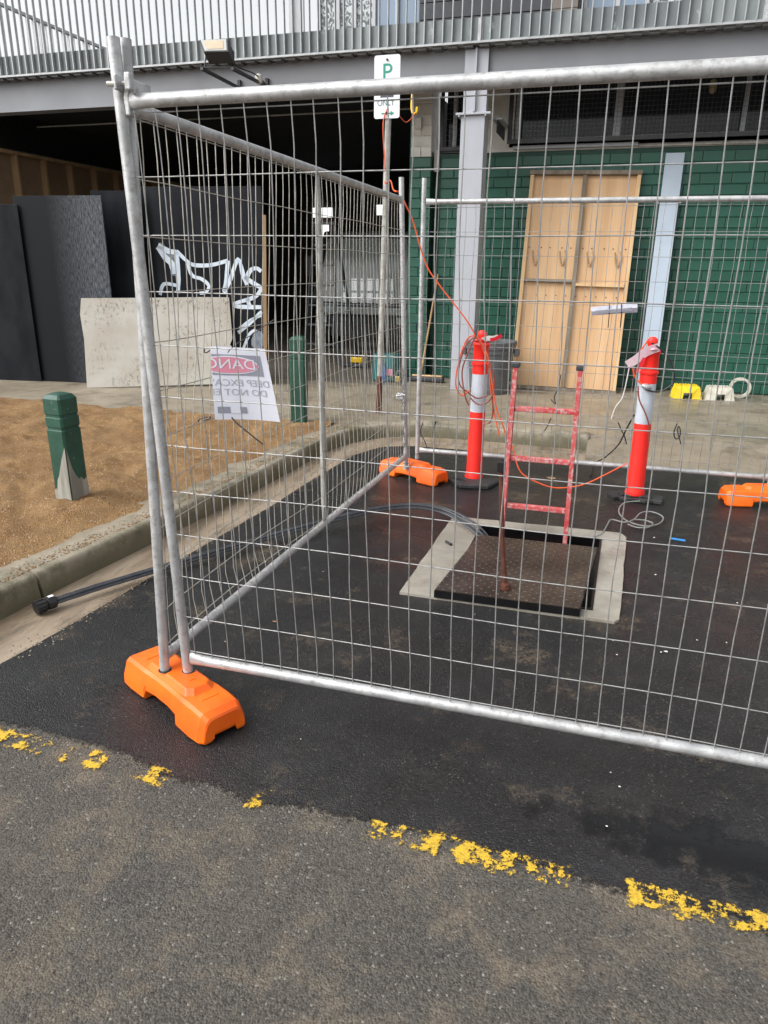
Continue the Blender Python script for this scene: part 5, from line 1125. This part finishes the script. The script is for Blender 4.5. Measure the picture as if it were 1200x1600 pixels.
p = at(626, 618, 1, 5.38); MB().box(p.x-.03, p.x+.025, p.y-.015, p.y+.015, p.z-.03, p.z+.02).build('clamp', 'galvanised', ch, bevel=.006)
MB().tube([p+Vector((-.03, -.02, .0)), p+Vector((.04, -.02, .01))], .006, 6).build('clamp_bolt', 'galvanised', ch)

# ------------------------------------------------------------------ small litter
def chip(name, label, cat, px, py, s, mat, z=.008, sq=.5, h=.3, n=7):
    p = at(px, py, 2, z); mb = MB(); R_ = [random.uniform(.7, 1.2) for _ in range(n)]; rz = random.uniform(0, 6)
    V = [(p.x+s*R_[i]*math.cos(rz+2*math.pi*i/n), p.y+s*sq*R_[i]*math.sin(rz+2*math.pi*i/n), z) for i in range(n)]
    V2 = [(p.x+(v[0]-p.x)*.7, p.y+(v[1]-p.y)*.7, z+s*h*random.uniform(.7, 1.1)) for v in V]
    mb.add(V+V2, [tuple(range(n, 2*n))]+[(i, (i+1) % n, n+(i+1) % n, n+i) for i in range(n)]); return tag(mb.build(name, mat, origin=(p.x, p.y, z)), label, cat)
chip('dry_leaf', 'small dry brown leaf on the asphalt left of the mesh bottom', 'leaf', 429, 971, .013, 'dry_leaf', h=.15)
chip('dry_leaf', 'tan leaf lying between the ladder rungs on the wet asphalt', 'leaf', 862, 747, .05, 'dry_leaf', h=.12, sq=.6)
chip('stone', 'pebble on the granite strip right of the near green bollard', 'stone', 163, 796, .018, 'stone', z=.145, h=.5)
chip('stone', 'pebble lying in the gutter behind the front corner posts', 'stone', 294, 842, .016, 'stone', z=.004, h=.6)
chip('stone', 'small grey pebble on asphalt beside the near fence corner', 'stone', 352, 1003, .007, 'stone', h=.7)
chip('stone', 'dark chip on the old asphalt below the yellow flecks at left', 'stone', 145, 1286, .005, 'rubber', z=.002, h=.6)
chip('stone', 'tan pebble on the old asphalt near the left edge', 'stone', 106, 1328, .006, 'stone', z=.002, h=.6)
chip('stone', 'black sliver on the old asphalt below the black patch edge', 'stone', 339, 1316, .006, 'rubber', z=.002, h=.4)
a, b = at(1046, 841, 2, .02), at(1071, 845, 2, .02); tag(MB().tube([a, a.lerp(b, .2), b], [.004, .0075, .0075], 8).build('blue_pen', 'pen_blue', origin=a), 'bright blue pen lying on the asphalt right of the manhole', 'pen')
a, b = at(697, 846, 2, .026), at(705, 851, 2, .026); tag(MB().tube([a, b], .009, 8).build('plastic_plug', 'rubber', origin=a), 'short dark plug lying on the concrete left of the cover', 'plug')
for n_, (px, py, s) in enumerate(((1041, 1018, .010), (1033, 1019, .006), (964, 1023, .006), (1152, 942, .006), (1022, 840, .009), (1024, 898, .007), (954, 1207, .004), (968, 1229, .005), (948, 1291, .004), (1135, 1004, .005), (958, 1001, .005), (1089, 1000, .005), (505, 893, .004), (470, 1155, .003), (938, 772, .007), (742, 960, .003), (415, 878, .005))):
    p = at(px, py, 2, .008)
    if n_ == 0: mbc = MB()
    m_ = 6; V = [(p.x+s*random.uniform(.7, 1.2)*math.cos(2*math.pi*i/m_), p.y+s*.8*random.uniform(.7, 1.2)*math.sin(2*math.pi*i/m_), .009) for i in range(m_)]
    mbc.add(V+[(p.x, p.y, .009+s*.4)], [(i, (i+1) % m_, m_) for i in range(m_)])
tag(mbc.build('paint_flakes', 'chip_white'), 'scattered white flakes on the dark new asphalt', 'flakes', kind='stuff')
# crumbs of asphalt and grit along the joints
mb = MB()
for i in range(2600):
    if random.random() < .45:
        t_ = random.random()*13; k = int(t_); a = Vector(front[k]); b = Vector(front[k+1]); p = a.lerp(b, t_-k); x, y = p.x+random.gauss(0, .02), p.y-abs(random.gauss(0, .035)); z = .001; s = random.uniform(.0012, .0035)
    elif random.random() < .5:
        x, y, z = random.uniform(-2.6, 1.6), random.uniform(.55, 1.75), .001; s = random.uniform(.001, .0028)
    else:
        y = random.uniform(2.2, 6.2); k = (y-2.14)/4; x = -2.36+.20*k+random.gauss(0, .035); z = .005; s = random.uniform(.002, .006)
    a = random.uniform(0, 6.28); c, sn = math.cos(a)*s, math.sin(a)*s
    mb.add([(x+c, y+sn, z), (x-sn, y+c, z), (x-c*.8, y-sn*.8, z), (x+sn, y-c, z), (x, y, z+s*.9)], [(0, 1, 4), (1, 2, 4), (2, 3, 4), (3, 0, 4)])
tag(mb.build('road_grit', 'stone'), 'fine loose grit along the asphalt edges', 'grit', kind='stuff')
